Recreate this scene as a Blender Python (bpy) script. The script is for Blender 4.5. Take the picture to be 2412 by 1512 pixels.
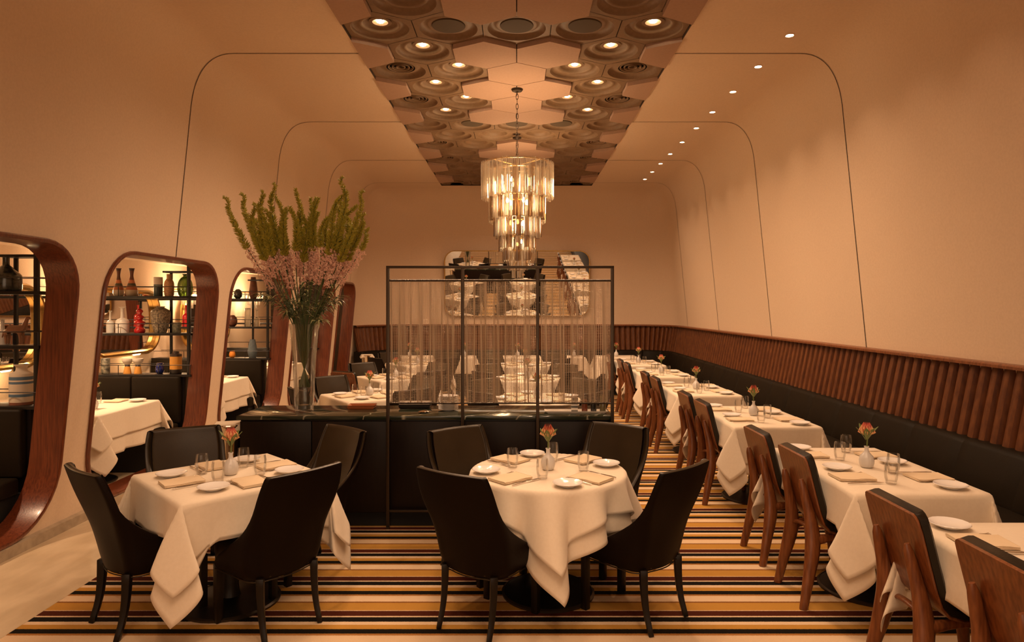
import bpy, bmesh, math, random
from mathutils import Vector, Matrix
from mathutils.geometry import tessellate_polygon
PI = math.pi; sin = math.sin; cos = math.cos
random.seed(7)
for o in list(bpy.data.objects): bpy.data.objects.remove(o)
SC = bpy.context.scene; COL = SC.collection

# ------------------------------------------------------------ camera, world, exposure
CAMZ = 1.75; F = 1565.0
cam = bpy.data.cameras.new('camera'); camo = bpy.data.objects.new('camera', cam); COL.objects.link(camo)
camo.location = (0, 0, CAMZ); camo.rotation_euler = (PI/2, 0, 0)
cam.sensor_width = 36; cam.lens = 36*F/2412; cam.shift_x = -11/2412; cam.shift_y = -34/2412
cam.clip_start = 0.05; cam.clip_end = 100
SC.camera = camo
w = bpy.data.worlds.new('world'); SC.world = w; w.use_nodes = True
w.node_tree.nodes['Background'].inputs[0].default_value = (1, .66, .42, 1)
w.node_tree.nodes['Background'].inputs[1].default_value = 0.8  # added warm ambient fill, let in through the open end
SC.view_settings.view_transform = 'Standard'; SC.view_settings.look = 'None'
SC.view_settings.exposure = 1.18; SC.view_settings.gamma = 1.0
SC.view_settings.use_curve_mapping = False
SC.cycles.transparent_max_bounces = 40
SC.cycles.max_bounces = 10; SC.cycles.diffuse_bounces = 5
SC.cycles.sample_clamp_indirect = 3.0
WARM = (1.0, .63, .38)
P_HEX, P_WALL, P_SIDE, P_CH = 35, 13, 38, 1.45      # lamp powers

# ------------------------------------------------------------ materials
def _mat(name):
    m = bpy.data.materials.new(name); m.use_nodes = True
    nt = m.node_tree; return m, nt, nt.nodes['Principled BSDF']
def mat(name, col, rough=.5, metal=0, noise=0, nscale=20, stretch=(1, 1, 1), col2=None, bump=0, bscale=None, coat=0, spec=.5, detail=4, sheen=0):
    m, nt, b = _mat(name)
    b.inputs['Roughness'].default_value = rough; b.inputs['Metallic'].default_value = metal
    b.inputs['Specular IOR Level'].default_value = spec
    b.inputs['Coat Weight'].default_value = coat; b.inputs['Coat Roughness'].default_value = .15
    if sheen: b.inputs['Sheen Weight'].default_value = sheen
    c = (*col, 1); b.inputs['Base Color'].default_value = c
    N = nt.nodes; L = nt.links
    if col2 or noise or bump:
        tc = N.new('ShaderNodeTexCoord'); mp = N.new('ShaderNodeMapping'); mp.inputs['Scale'].default_value = stretch
        L.new(tc.outputs['Object'], mp.inputs[0])
        if col2 or noise:
            n = N.new('ShaderNodeTexNoise'); n.inputs['Scale'].default_value = nscale; n.inputs['Detail'].default_value = detail
            L.new(mp.outputs[0], n.inputs[0])
            r = N.new('ShaderNodeValToRGB'); r.color_ramp.elements[0].position = .35; r.color_ramp.elements[1].position = .68
            r.color_ramp.elements[0].color = c
            k = 1-noise
            r.color_ramp.elements[1].color = (*(col2 or tuple(x*k for x in col)), 1)
            L.new(n.outputs[0], r.inputs[0]); L.new(r.outputs[0], b.inputs['Base Color'])
        if bump:
            n2 = N.new('ShaderNodeTexNoise'); n2.inputs['Scale'].default_value = bscale or nscale; n2.inputs['Detail'].default_value = 3
            L.new(mp.outputs[0], n2.inputs[0])
            bp = N.new('ShaderNodeBump'); bp.inputs['Strength'].default_value = bump; bp.inputs['Distance'].default_value = .01
            L.new(n2.outputs[0], bp.inputs['Height']); L.new(bp.outputs[0], b.inputs['Normal'])
    return m
def glassy(name, tint, gl=.9, fk=.9, rough=.05, base=.06, body=None, bodyw=0.0):
    """clear glass: tinted see-through body with fresnel reflections"""
    m = bpy.data.materials.new(name); m.use_nodes = True; nt = m.node_tree; N = nt.nodes; L = nt.links
    N.remove(N['Principled BSDF']); out = N['Material Output']
    t = N.new('ShaderNodeBsdfTransparent'); t.inputs[0].default_value = (*tint, 1)
    g = N.new('ShaderNodeBsdfGlossy'); g.inputs['Roughness'].default_value = rough; g.inputs[0].default_value = (gl, gl, gl, 1)
    fr = N.new('ShaderNodeFresnel'); fr.inputs[0].default_value = 1.5
    ad = N.new('ShaderNodeMath'); ad.operation = 'MULTIPLY_ADD'; ad.inputs[1].default_value = fk; ad.inputs[2].default_value = base; ad.use_clamp = True
    L.new(fr.outputs[0], ad.inputs[0])
    mx = N.new('ShaderNodeMixShader'); L.new(ad.outputs[0], mx.inputs[0]); L.new(t.outputs[0], mx.inputs[1]); L.new(g.outputs[0], mx.inputs[2])
    res = mx
    if body:
        d = N.new('ShaderNodeBsdfTranslucent'); d.inputs[0].default_value = (*body, 1)
        m2 = N.new('ShaderNodeMixShader'); m2.inputs[0].default_value = bodyw
        L.new(mx.outputs[0], m2.inputs[1]); L.new(d.outputs[0], m2.inputs[2]); res = m2
    L.new(res.outputs[0], out.inputs[0]); return m
def emit(name, col, s):
    m, nt, b = _mat(name); b.inputs['Base Color'].default_value = (*col, 1)
    b.inputs['Emission Color'].default_value = (*col, 1); b.inputs['Emission Strength'].default_value = s; return m

M = {}
M['plaster'] = mat('plaster', (.72, .56, .41), .85, col2=(.68, .525, .38), nscale=55, bump=.12, bscale=240)
M['tile'] = mat('ceiling_tile', (.40, .255, .18), .85, col2=(.37, .235, .165), nscale=40, bump=.1, bscale=200)
M['dome'] = mat('dome_tile', (.20, .12, .064), .6, col2=(.175, .105, .053), nscale=30)
M['dark_disc'] = mat('perforated_disc', (.07, .045, .022), .8)
M['black'] = mat('black_void', (.006, .005, .004), .8)
M['joint'] = mat('dark_joint', (.05, .03, .02), .8)
M['frame_wood'] = mat('mahogany', (.17, .042, .014), .32, col2=(.085, .018, .007), nscale=9, stretch=(9, 9, .6), coat=.25, bump=.05)
M['wood'] = mat('walnut', (.235, .078, .024), .36, col2=(.12, .034, .010), nscale=10, stretch=(7, 7, .7), coat=.2, bump=.04)
M['pad'] = mat('black_leather', (.012, .008, .004), .36, bump=.08, bscale=160, spec=.3)
M['leather'] = mat('olive_brown_leather', (.030, .019, .0085), .36, col2=(.022, .014, .006), nscale=6, bump=.05, bscale=150, spec=.35)
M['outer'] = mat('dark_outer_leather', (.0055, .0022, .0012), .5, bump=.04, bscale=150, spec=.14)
M['legs'] = mat('ebony_leg', (.008, .005, .003), .35, spec=.3)
M['bench'] = mat('bench_leather', (.012, .008, .004), .55, bump=.06, bscale=120, spec=.12)
M['cloth'] = mat('linen', (.80, .70, .56), .85, col2=(.77, .67, .53), nscale=60, bump=.10, bscale=500, sheen=.2)
M['napkin'] = mat('napkin_linen', (.74, .60, .42), .85, bump=.1, bscale=400)
M['china'] = mat('white_china', (.82, .80, .78), .12, coat=.4)
M['ceramic'] = mat('white_ceramic', (.62, .60, .58), .28, coat=.2)
M['steel'] = mat('cutlery_steel', (.60, .54, .46), .18, metal=1)
M['chrome'] = mat('chrome', (.75, .70, .62), .10, metal=1)
M['brass'] = mat('brass', (.62, .40, .13), .22, metal=1)
M['mirror'] = mat('mirror_glass', (.86, .84, .80), .015, metal=1)
M['bronze'] = mat('dark_bronze', (.060, .042, .028), .38, metal=.7)
M['black_metal'] = mat('black_metal', (.012, .010, .009), .42, metal=.3)
M['chain'] = mat('curtain_wire', (.62, .50, .37), .38, metal=.7)
M['cabinet'] = mat('cabinet_wood', (.009, .004, .0022), .42, col2=(.006, .0026, .0014), nscale=8, stretch=(6, 6, .6), spec=.25)
M['stone'] = mat('limestone', (.62, .50, .34), .45, col2=(.50, .39, .25), nscale=7, detail=9, stretch=(1, .35, 1))
M['base'] = mat('stone_base', (.42, .33, .23), .6, noise=.2, nscale=20)
M['flute'] = mat('fluted_velvet', (.15, .050, .014), .5, col2=(.09, .027, .008), nscale=30, stretch=(1, 1, .3), spec=.3)
M['lens'] = emit('lamp_lens', (1, .80, .52), 28)
M['bulb'] = emit('bulb', (1, .74, .44), 8)
M['glass'] = glassy('tumbler_glass', (.985, .98, .97), base=.0, fk=.5)
M['vase_glass'] = glassy('vase_glass', (.98, .98, .97), base=.01, fk=.6)
M['water'] = glassy('vase_water', (.97, .97, .95), base=.0, fk=.6)
M['crystal'] = glassy('crystal_clear', (.93, .90, .85), base=.10, rough=.08, body=(1, .9, .75), bodyw=.03)
M['crystal_s'] = glassy('crystal_smoke', (.52, .40, .29), base=.08, rough=.08, body=(.5, .36, .22), bodyw=.05)
M['stem'] = mat('flower_stem', (.055, .085, .022), .5)
M['bud'] = mat('green_buds', (.50, .42, .05), .5, col2=(.26, .27, .04), nscale=60)
M['pink'] = mat('pink_florets', (.80, .50, .40), .6, col2=(.88, .66, .55), nscale=80)
M['leaf'] = mat('dark_leaf', (.030, .055, .018), .4)
M['leafv'] = mat('variegated_leaf', (.16, .19, .06), .45, col2=(.68, .64, .36), nscale=25, stretch=(1, 1, 1))
M['protea_leaf'] = mat('protea_leaf', (.13, .17, .04), .45)
M['bract'] = mat('protea_bract', (.62, .20, .10), .5, col2=(.75, .50, .22), nscale=70)
M['bract2'] = mat('protea_tip', (.40, .035, .035), .5, col2=(.62, .16, .08), nscale=70)

def marble():
    m, nt, b = _mat('green_marble'); N = nt.nodes; L = nt.links
    tc = N.new('ShaderNodeTexCoord'); mp = N.new('ShaderNodeMapping'); mp.inputs['Rotation'].default_value = (0, 0, .8)
    L.new(tc.outputs['Object'], mp.inputs[0])
    wv = N.new('ShaderNodeTexWave'); wv.inputs['Scale'].default_value = 1.1; wv.inputs['Distortion'].default_value = 9; wv.inputs['Detail'].default_value = 4
    L.new(mp.outputs[0], wv.inputs[0])
    r = N.new('ShaderNodeValToRGB'); e = r.color_ramp.elements
    e[0].position = 0; e[0].color = (.26, .25, .18, 1); e[1].position = .006; e[1].color = (.020, .026, .016, 1)
    L.new(wv.outputs[1], r.inputs[0]); L.new(r.outputs[0], b.inputs['Base Color'])
    b.inputs['Roughness'].default_value = .10; return m
M['marble'] = marble()
def carpet():
    m, nt, b = _mat('striped_carpet'); N = nt.nodes; L = nt.links
    g = N.new('ShaderNodeNewGeometry'); sp = N.new('ShaderNodeSeparateXYZ'); L.new(g.outputs['Position'], sp.inputs[0])
    n0 = N.new('ShaderNodeTexNoise'); n0.inputs['Scale'].default_value = 90; n0.inputs['Detail'].default_value = 2; L.new(g.outputs['Position'], n0.inputs[0])
    a = N.new('ShaderNodeMath'); a.operation = 'MULTIPLY_ADD'; a.inputs[1].default_value = .005; L.new(n0.outputs[0], a.inputs[0])
    neg = N.new('ShaderNodeMath'); neg.operation = 'MULTIPLY_ADD'; neg.inputs[1].default_value = -1; neg.inputs[2].default_value = 3.821+.484*60-.0025
    L.new(sp.outputs[1], neg.inputs[0]); L.new(neg.outputs[0], a.inputs[2])
    dv = N.new('ShaderNodeMath'); dv.operation = 'DIVIDE'; dv.inputs[1].default_value = .484; L.new(a.outputs[0], dv.inputs[0])
    fr = N.new('ShaderNodeMath'); fr.operation = 'FRACT'; L.new(dv.outputs[0], fr.inputs[0])
    r = N.new('ShaderNodeValToRGB'); r.color_ramp.interpolation = 'CONSTANT'
    cream = (.74, .55, .36); gold = (.50, .26, .052); mar = (.075, .016, .007); blk = (.010, .008, .006); dg = (.38, .17, .045)
    st = [(0, mar), (.062, cream), (.077, blk), (.130, cream), (.165, gold), (.2145, blk), (.263, dg), (.284, cream), (.363, (.25, .10, .03)), (.379, gold), (.476, cream)]
    e = r.color_ramp.elements
    e[0].position = 0; e[0].color = (*mar, 1); e[1].position = st[1][0]/.484; e[1].color = (*cream, 1)
    for p, c in st[2:]:
        x = e.new(p/.484); x.color = (*c, 1)
    L.new(fr.outputs[0], r.inputs[0]); L.new(r.outputs[0], b.inputs['Base Color'])
    b.inputs['Roughness'].default_value = .95; b.inputs['Specular IOR Level'].default_value = .1
    n1 = N.new('ShaderNodeTexNoise'); n1.inputs['Scale'].default_value = 220; L.new(g.outputs['Position'], n1.inputs[0])
    bp = N.new('ShaderNodeBump'); bp.inputs['Strength'].default_value = .5; bp.inputs['Distance'].default_value = .01
    L.new(n1.outputs[0], bp.inputs['Height']); L.new(bp.outputs[0], b.inputs['Normal'])
    return m
M['carpet'] = carpet()
def banded(name, cols, axis=2, scale=1.0, rough=.35):
    """colour bands up an ornament, positions in metres above its foot"""
    m, nt, b = _mat(name); N = nt.nodes; L = nt.links
    tc = N.new('ShaderNodeTexCoord'); sp = N.new('ShaderNodeSeparateXYZ'); L.new(tc.outputs['Object'], sp.inputs[0])
    r = N.new('ShaderNodeValToRGB'); r.color_ramp.interpolation = 'CONSTANT'; e = r.color_ramp.elements
    d = N.new('ShaderNodeMath'); d.operation = 'DIVIDE'; d.inputs[1].default_value = scale
    L.new(sp.outputs[axis], d.inputs[0]); L.new(d.outputs[0], r.inputs[0])
    e[0].position = 0; e[0].color = (*cols[0][1], 1); e[1].position = cols[1][0]; e[1].color = (*cols[1][1], 1)
    for p, c in cols[2:]:
        x = e.new(p); x.color = (*c, 1)
    L.new(r.outputs[0], b.inputs['Base Color']); b.inputs['Roughness'].default_value = rough; return m

# ------------------------------------------------------------ mesh helpers
class MB:
    def __init__(s): s.v = []; s.f = []
    def add(s, vs, fs, mtx=None):
        k = len(s.v)
        s.v += [tuple(mtx @ Vector(p)) if mtx else tuple(p) for p in vs]
        s.f += [tuple(i+k for i in f) for f in fs]; return s
    def box(s, x0, x1, y0, y1, z0, z1, mtx=None):
        return s.add([(x0, y0, z0), (x1, y0, z0), (x1, y1, z0), (x0, y1, z0), (x0, y0, z1), (x1, y0, z1), (x1, y1, z1), (x0, y1, z1)],
                     [(0, 3, 2, 1), (4, 5, 6, 7), (0, 1, 5, 4), (1, 2, 6, 5), (2, 3, 7, 6), (3, 0, 4, 7)], mtx)
    def tube(s, pts, r, n=8, caps=True, flat=None):
        pts = [Vector(p) for p in pts]; m = len(pts)
        if not isinstance(r, (list, tuple)): r = [r]*m
        T = [(pts[min(i+1, m-1)]-pts[max(i-1, 0)]).normalized() for i in range(m)]
        up = Vector((0, 0, 1)) if abs(T[0].z) < .9 else Vector((1, 0, 0))
        a = T[0].cross(up).normalized(); vs = []; fs = []
        for i in range(m):
            a = (a - T[i]*a.dot(T[i])).normalized(); b = T[i].cross(a)
            for k in range(n):
                t = 2*PI*k/n
                fa, fb = flat if flat else (1, 1)
                vs.append(pts[i]+a*(cos(t)*r[i]*fa)+b*(sin(t)*r[i]*fb))
        for i in range(m-1):
            for k in range(n):
                k2 = (k+1) % n; fs.append((i*n+k, i*n+k2, (i+1)*n+k2, (i+1)*n+k))
        if caps: fs.append(tuple(range(n))[::-1]); fs.append(tuple((m-1)*n+k for k in range(n)))
        return s.add(vs, fs)
    def lathe(s, prof, n=24, c=(0, 0, 0), cap=True, wob=None):
        vs = []; fs = []; m = len(prof)
        for i, (r, z) in enumerate(prof):
            for k in range(n):
                t = 2*PI*k/n; q = r*(1+wob(t, z)) if wob else r
                vs.append((c[0]+q*cos(t), c[1]+q*sin(t), c[2]+z))
        for i in range(m-1):
            for k in range(n):
                k2 = (k+1) % n; fs.append((i*n+k, i*n+k2, (i+1)*n+k2, (i+1)*n+k))
        if cap:
            if prof[0][0] > 1e-4: fs.append(tuple(range(n))[::-1])
            if prof[-1][0] > 1e-4: fs.append(tuple((m-1)*n+k for k in range(n)))
        return s.add(vs, fs)
    def grid(s, nu, nv, fn, closeu=False):
        vs = [fn(i, j) for j in range(nv) for i in range(nu)]; fs = []
        for j in range(nv-1):
            for i in range(nu if closeu else nu-1):
                i2 = (i+1) % nu; fs.append((j*nu+i, j*nu+i2, (j+1)*nu+i2, (j+1)*nu+i))
        return s.add(vs, fs)
    def mesh(s, name, bevel=0, seg=2, smooth=True, ang=38, weld=True):
        bm = bmesh.new(); vv = [bm.verts.new(p) for p in s.v]
        for f in s.f:
            if len(set(f)) < 3: continue
            try: bm.faces.new([vv[i] for i in f])
            except ValueError: pass
        if weld: bmesh.ops.remove_doubles(bm, verts=bm.verts, dist=1e-5)
        bmesh.ops.dissolve_degenerate(bm, edges=bm.edges, dist=1e-6)
        if bevel: 
            es = [e for e in bm.edges if len(e.link_faces) == 2 and e.calc_face_angle(0) > .6]
            bmesh.ops.bevel(bm, geom=es, offset=bevel, segments=seg, affect='EDGES', profile=.5)
        bmesh.ops.recalc_face_normals(bm, faces=bm.faces)
        for f in bm.faces: f.smooth = smooth
        for e in bm.edges:
            if len(e.link_faces) == 2 and e.calc_face_angle(0) > math.radians(ang): e.smooth = False
        me = bpy.data.meshes.new(name); bm.to_mesh(me); bm.free(); return me

def part(name, mb, m, parent=None, bevel=0, label=None, seg=2, smooth=True, ang=38, loc=None, rz=0, subsurf=0, solid=0, kind=None, weld=True):
    me = mb.mesh(name, bevel, seg, smooth, ang, weld) if isinstance(mb, MB) else mb
    if m is not None and not me.materials: me.materials.append(M[m] if isinstance(m, str) else m)
    o = bpy.data.objects.new(name, me); COL.objects.link(o)
    if parent: o.parent = parent
    if loc: o.location = loc
    if rz: o.rotation_euler = (0, 0, rz)
    if label: o['label'] = label
    if kind: o['kind'] = kind
    if solid:
        md = o.modifiers.new('thickness', 'SOLIDIFY'); md.thickness = solid; md.offset = 0
    if subsurf:
        md = o.modifiers.new('smooth', 'SUBSURF'); md.levels = subsurf; md.render_levels = subsurf
    return o
def struct(name, mb, m, parent=None, **k):
    o = part(name, mb, m, parent, **k)
    if not parent: o['kind'] = 'structure'
    return o
def tag(o, label, cat, group=None):
    o['label'] = label; o['category'] = cat
    if group: o['group'] = group
    return o
def thing(name, label, cat, loc=(0, 0, 0), rz=0, group=None):
    o = bpy.data.objects.new(name, None); COL.objects.link(o); o.location = loc; o.rotation_euler = (0, 0, rz)
    o.empty_display_size = .1
    return tag(o, label, cat, group)
def copy_tree(o, parent=None):
    c = o.copy(); COL.objects.link(c)
    if parent: c.parent = parent
    for ch in [x for x in KIDS.get(o.name, [])]: 
        copy_tree(ch, c)
    return c
KIDS = {}
PROTO = {}
def place(kind, builder, loc, rz, label, cat, group=None, scale=None):
    if kind not in PROTO:
        r = builder(); PROTO[kind] = r
        def walk(o):
            ks = [x for x in bpy.data.objects if x.parent is o]; KIDS[o.name] = ks
            for k in ks: walk(k)
        walk(r); o = r
    else:
        o = copy_tree(PROTO[kind])
    o.location = loc; o.rotation_euler = (0, 0, rz)
    if scale: o.scale = (scale,)*3
    for key in ('label', 'category', 'group'):
        if key in o: del o[key]
    tag(o, label, cat, group); return o
def lamp(kind, name, loc, power, col=WARM, size=.03, spot=None, blend=1, aim=None, parent=None):
    d = bpy.data.lights.new(name, kind); d.energy = power; d.color = col; d.shadow_soft_size = size
    if spot: d.spot_size = spot; d.spot_blend = blend
    o = bpy.data.objects.new(name, d); COL.objects.link(o); o.location = loc
    if aim: o.rotation_euler = Vector(aim).to_track_quat('-Z', 'Y').to_euler()
    if parent: o.parent = parent
    return o
def spline(P, n):
    P = [Vector(p) for p in P]; out = []
    Q = [P[0]*2-P[1]]+P+[P[-1]*2-P[-2]]
    segs = len(P)-1
    for i in range(n+1):
        t = i/n*segs; k = min(int(t), segs-1); t -= k
        a, b, c, d = Q[k:k+4]
        out.append(.5*((2*b)+(c-a)*t+(2*a-5*b+4*c-d)*t*t+(3*b-a-3*c+d)*t**3))
    return out
def sm(x, a, b):
    t = max(0, min(1, (x-a)/(b-a))); return t*t*(3-2*t)

# ------------------------------------------------------------ room shell
HC = 4.228; YB = 14.77; RB = .9; YS = YB-RB; PW = 1.531; YF = -5.0
def wx(z): return 3.559-.1*z                  # half width of the room at height z
def inset(y):
    if y <= YS: return 0
    t = math.asin(min(1, (y-YS)/RB)); return RB*(1-cos(t))
def side_profile(side, z0=0.0):
    """points (x, z) from z0 up the leaning wall round the soft corner to the ceiling panel edge"""
    p = [(wx(z), z) for z in ([z0] + [q for q in (1.2, 2.4) if q > z0] + [3.5])]
    a = Vector((wx(3.72), 3.72)); c = Vector((wx(HC)-.01, HC)); b = Vector((2.78, HC))
    for i in range(13):
        t = i/12; q = a*(1-t)**2+c*2*t*(1-t)+b*t*t; p.append((q.x, q.y))
    p += [(2.1, HC), (PW, HC)]
    return [(side*x, z) for x, z in p]
ysec = [YF, 0, 5, 10, YS]+[YS+RB*sin(PI/2*k/10) for k in range(1, 11)]
def ins_pt(x, z, y):
    d = inset(y); return (x*(1-d/3.45), y, z*(1-d/HC))
def shell(side, z0, ys):
    P = side_profile(side, z0); m = MB()
    m.grid(len(P), len(ys), lambda i, j: ins_pt(P[i][0], P[i][1], ys[j])); return m
struct('wall_right', shell(1, 0, ysec), 'plaster')
# left wall: leaning plane with rounded window openings, then the vault above it
WIN = [(3.04, 5.06), (5.43, 7.44), (7.82, 9.84), (10.2, 12.24), (12.6, 13.74)]
ZW0, ZW1 = .11, 2.2
def rrect(y0, y1, z0, z1, rt, rb, n=9, grow=0):
    y0 -= grow; y1 += grow; z0 -= grow; z1 += grow; rt += grow; rb += grow; L = []
    for cy, cz, r, a0 in ((y1-rb, z0+rb, rb, -PI/2), (y1-rt, z1-rt, rt, 0), (y0+rt, z1-rt, rt, PI/2), (y0+rb, z0+rb, rb, PI)):
        for k in range(n): a = a0+PI/2*k/(n-1); L.append((cy+r*cos(a), cz+r*sin(a)))
    return L
ZL = 3.5
def holed(xoff, ztop, name, yend):
    outer = [Vector((YF, 0, 0)), Vector((yend, 0, 0)), Vector((yend, ztop, 0)), Vector((YF, ztop, 0))]
    loops = [outer]+[[Vector((y, z, 0)) for y, z in rrect(a, b, ZW0, ZW1, .36 if b-a > 1.5 else .3, .45 if b-a > 1.5 else .3)] for a, b in WIN]
    flat = [p for l in loops for p in l]
    tris = tessellate_polygon(loops)
    m = MB(); m.add([(-(wx(p.y)+xoff), p.x, p.y) for p in flat], tris); return m
struct('wall_left', holed(0, ZL, 'wall_left', YS), 'plaster', smooth=False)
m = shell(-1, ZL, [YF, 0, 5, 10, YS]); struct('wall_left_upper', m, 'plaster')
m = shell(-1, 0, ysec[4:]); struct('wall_left_corner', m, 'plaster')
struct('wall_booth', holed(.2, 2.45, 'wall_booth', YS), 'plaster', smooth=False)
# back wall
P = side_profile(1); Q = [ins_pt(x, z, YB) for x, z in P]+[ins_pt(-x, z, YB) for x, z in reversed(P)]
m = MB(); m.add(Q, [tuple(range(len(Q)))]); struct('wall_back', m, 'plaster', smooth=False)
# the room stays open at Y = YF: world colour enters behind the camera as added fill light
# ceiling strip closing above the hex panel, in the curved end
m = MB(); m.grid(2, 11, lambda i, j: ins_pt((-PW, PW)[i], HC, ysec[4+j])); m.box(-PW, PW, 13.62, YS+.02, HC-.002, HC+.03)
struct('ceiling_end', m, 'plaster')
# window reveals in mahogany
for wi, (a, b) in enumerate(WIN):
    rt, rb = (.36, .45) if b-a > 1.5 else (.3, .3)
    rings = [(.03, .0), (.034, .014), (.028, .026), (.012, .028), (.0, .022), (-.004, .0), (-.004, -.21), (.03, -.212)]
    m = MB(); LL = [rrect(a, b, ZW0, ZW1, rt, rb, grow=g) for g, _ in rings]; n = len(LL[0])
    m.grid(n, len(rings), lambda i, j: (-(wx(LL[j][i][1])-rings[j][1]), LL[j][i][0], LL[j][i][1]), closeu=True)
    struct('window_%d' % (wi+1), m, 'frame_wood')
# dark joint lines wrapping wall and ceiling
jn = 0
for yj in (6.50, 8.91, 11.24, 13.28):
    for side in (-1, 1):
        P = side_profile(side, ZW1+.035 if side < 0 else 1.34); m = MB(); jn += 1
        e = .004
        m.grid(2, len(P), lambda i, j: (P[j][0]-side*e, yj+(-.005, .005)[i], P[j][1]-(e if P[j][1] > 3.9 else 0)))
        struct('trim_%d' % jn, m, 'joint')
# floor: carpet in the dining room, limestone along the window wall
m = MB().box(-2.72, 3.7, YF-4, 15, -.05, 0); struct('floor', m, 'carpet')
m = MB().box(-6, -2.72, YF-4, 15, -.05, .001); struct('floor_stone', m, 'stone')
m = MB(); m.grid(4, 2, lambda i, j: ((-(wx(0)), -(wx(0)-.045), -(wx(0)-.045), -(wx(.08)))[i], (YF, YS)[j], (0, 0, .075, .085)[i])); struct('baseboard_left', m, 'base', smooth=False)

# hexagon ceiling -------------------------------------------------
HW = .6126; HS = HW/math.sqrt(3); PITCH = 1.5*HS; Y0 = 5.965
def hexpts(g=0):
    s = HS-g; return [(s*sin(PI/3*k), s*cos(PI/3*k)) for k in range(6)]
def kind_of(r, i):
    a = abs(i)
    if r < -2: r2 = (r % 6)
    else: r2 = r
    if r % 2:
        if a > 2: return 'flat'
        if a < 1: return 'dome' if r in (7, 13) else 'flat'
        return 'lamp' if r in (1, 3, 5) or r < -2 else 'dome'
    if r in (0, 6, 12) or (r < 0 and r % 6 == 0):
        if a <= 1: return 'disc' if r != 12 else 'dome'
        return 'lamp' if r <= 0 else 'dome'
    if a == 0: return 'flat'
    if a == 1: return 'lamp' if r in (2, 4) or r < -2 else 'dome'
    return 'vent'
tiles = MB(); domes = MB(); gaps = MB(); LAMPS = []; VENTS = []; DISCS = []
rings_d = [(.262, 0), (.252, .022), (.235, .040), (.205, .046), (.190, .034), (.172, .030), (.158, .040), (.150, .062), (.10, .072)]
for r in range(-12, 15):
    cy = Y0+r*PITCH
    if cy < -1: continue
    cols = [-2, -1, 0, 1, 2] if r % 2 == 0 else [-2.5, -1.5, -.5, .5, 1.5, 2.5]
    for i in cols:
        k = kind_of(r, i); cx = i*HW
        hp = hexpts(.005)
        if abs(i) > 2.1:
            sgn = 1 if i > 0 else -1
            hp = [(x, y) for x, y in hp if x*sgn <= 1e-6]; hp = sorted(hp, key=lambda q: math.atan2(q[1]-0, q[0]+sgn*.1))
            hp = sorted([(x+cx, y+cy) for x, y in hp], key=lambda q: math.atan2(q[1]-cy, q[0]-(cx-sgn*.1)))
        else: hp = [(x+cx, y+cy) for x, y in hp]
        hp = [(x, min(y, 13.61)) for x, y in hp]
        n = len(hp)
        if k == 'flat':
            zb = HC-.028
            tiles.add([(x, y, zb) for x, y in hp]+[(x, y, HC+.04) for x, y in hp], [tuple(range(n))]+[(q, (q+1) % n, n+(q+1) % n, n+q) for q in range(n)])
        else:
            z0 = HC+.014; NB = 36; bd = []
            for q in range(NB):
                t = 2*PI*q/NB; dx, dy = sin(t), cos(t)
                rr = (HS-.004)*cos(PI/6)/cos(((t) % (PI/3))-PI/6)
                bd.append((cx+dx*rr, min(cy+dy*rr, 13.61), z0))
            vs = list(bd); fs = []
            prof = rings_d if k in ('dome', 'lamp') else (rings_d[:6]+[(.15, .032)] if k == 'disc' else [(.262, 0), (.252, .028), (.235, .05), (.20, .052), (.172, .034), (.150, .034)])
            for rad, up in prof:
                for q in range(NB):
                    t = 2*PI*q/NB; vs.append((cx+rad*sin(t), min(cy+rad*cos(t), 13.61), z0+up))
            for a in range(len(prof)):
                for q in range(NB): q2 = (q+1) % NB; fs.append((a*NB+q, a*NB+q2, (a+1)*NB+q2, (a+1)*NB+q))
            if k == 'dome': fs.append(tuple(len(prof)*NB+q for q in range(NB)))
            domes.add(vs, fs)
            {'lamp': LAMPS, 'vent': VENTS, 'disc': DISCS, 'dome': []}[k].append((cx, cy, r, i))
ce = struct('ceiling', tiles, 'tile', ang=20)
struct('recessed_tiles', domes, 'dome', parent=ce, ang=60)
m = MB().box(-PW, PW, YF, 13.62, HC+.12, HC+.2); m.box(-PW, PW, YF, -1.0, HC, HC+.1)
m.box(-PW-.01, -PW, YF, 13.62, HC-.001, HC+.15); m.box(PW, PW+.01, YF, 13.62, HC-.001, HC+.15); m.box(-PW, PW, 13.61, 13.63, HC, HC+.15)
struct('ceiling_void', m, 'joint')
def ORD(k):
    u = 'first second third fourth fifth sixth seventh eighth ninth tenth eleventh twelfth thirteenth fourteenth fifteenth sixteenth seventeenth eighteenth nineteenth'.split()
    if k < 19: return u[k]
    t = 'twent thirt fort'.split()[(k+1)//10-2]
    return t+'ieth' if (k+1) % 10 == 0 else t+'y-'+u[(k+1) % 10-1]
def ord_name(k): return ('first second third fourth fifth sixth seventh eighth ninth tenth eleventh twelfth thirteenth fourteenth fifteenth'.split())[k]
def build_hexlamp():
    t = thing('recessed_spotlight', '', 'light')
    m = MB().lathe([(.102, .0), (.102, -.006), (.070, -.008), (.066, .0), (.040, .025), (.036, .03)], 24, cap=False); part('trim_ring', m, 'dome', t)
    m = MB().lathe([(0, -.008), (.028, -.006), (.036, .004)], 20, cap=False); part('lens', m, 'lens', t, label='glowing round lens')
    return t
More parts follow.
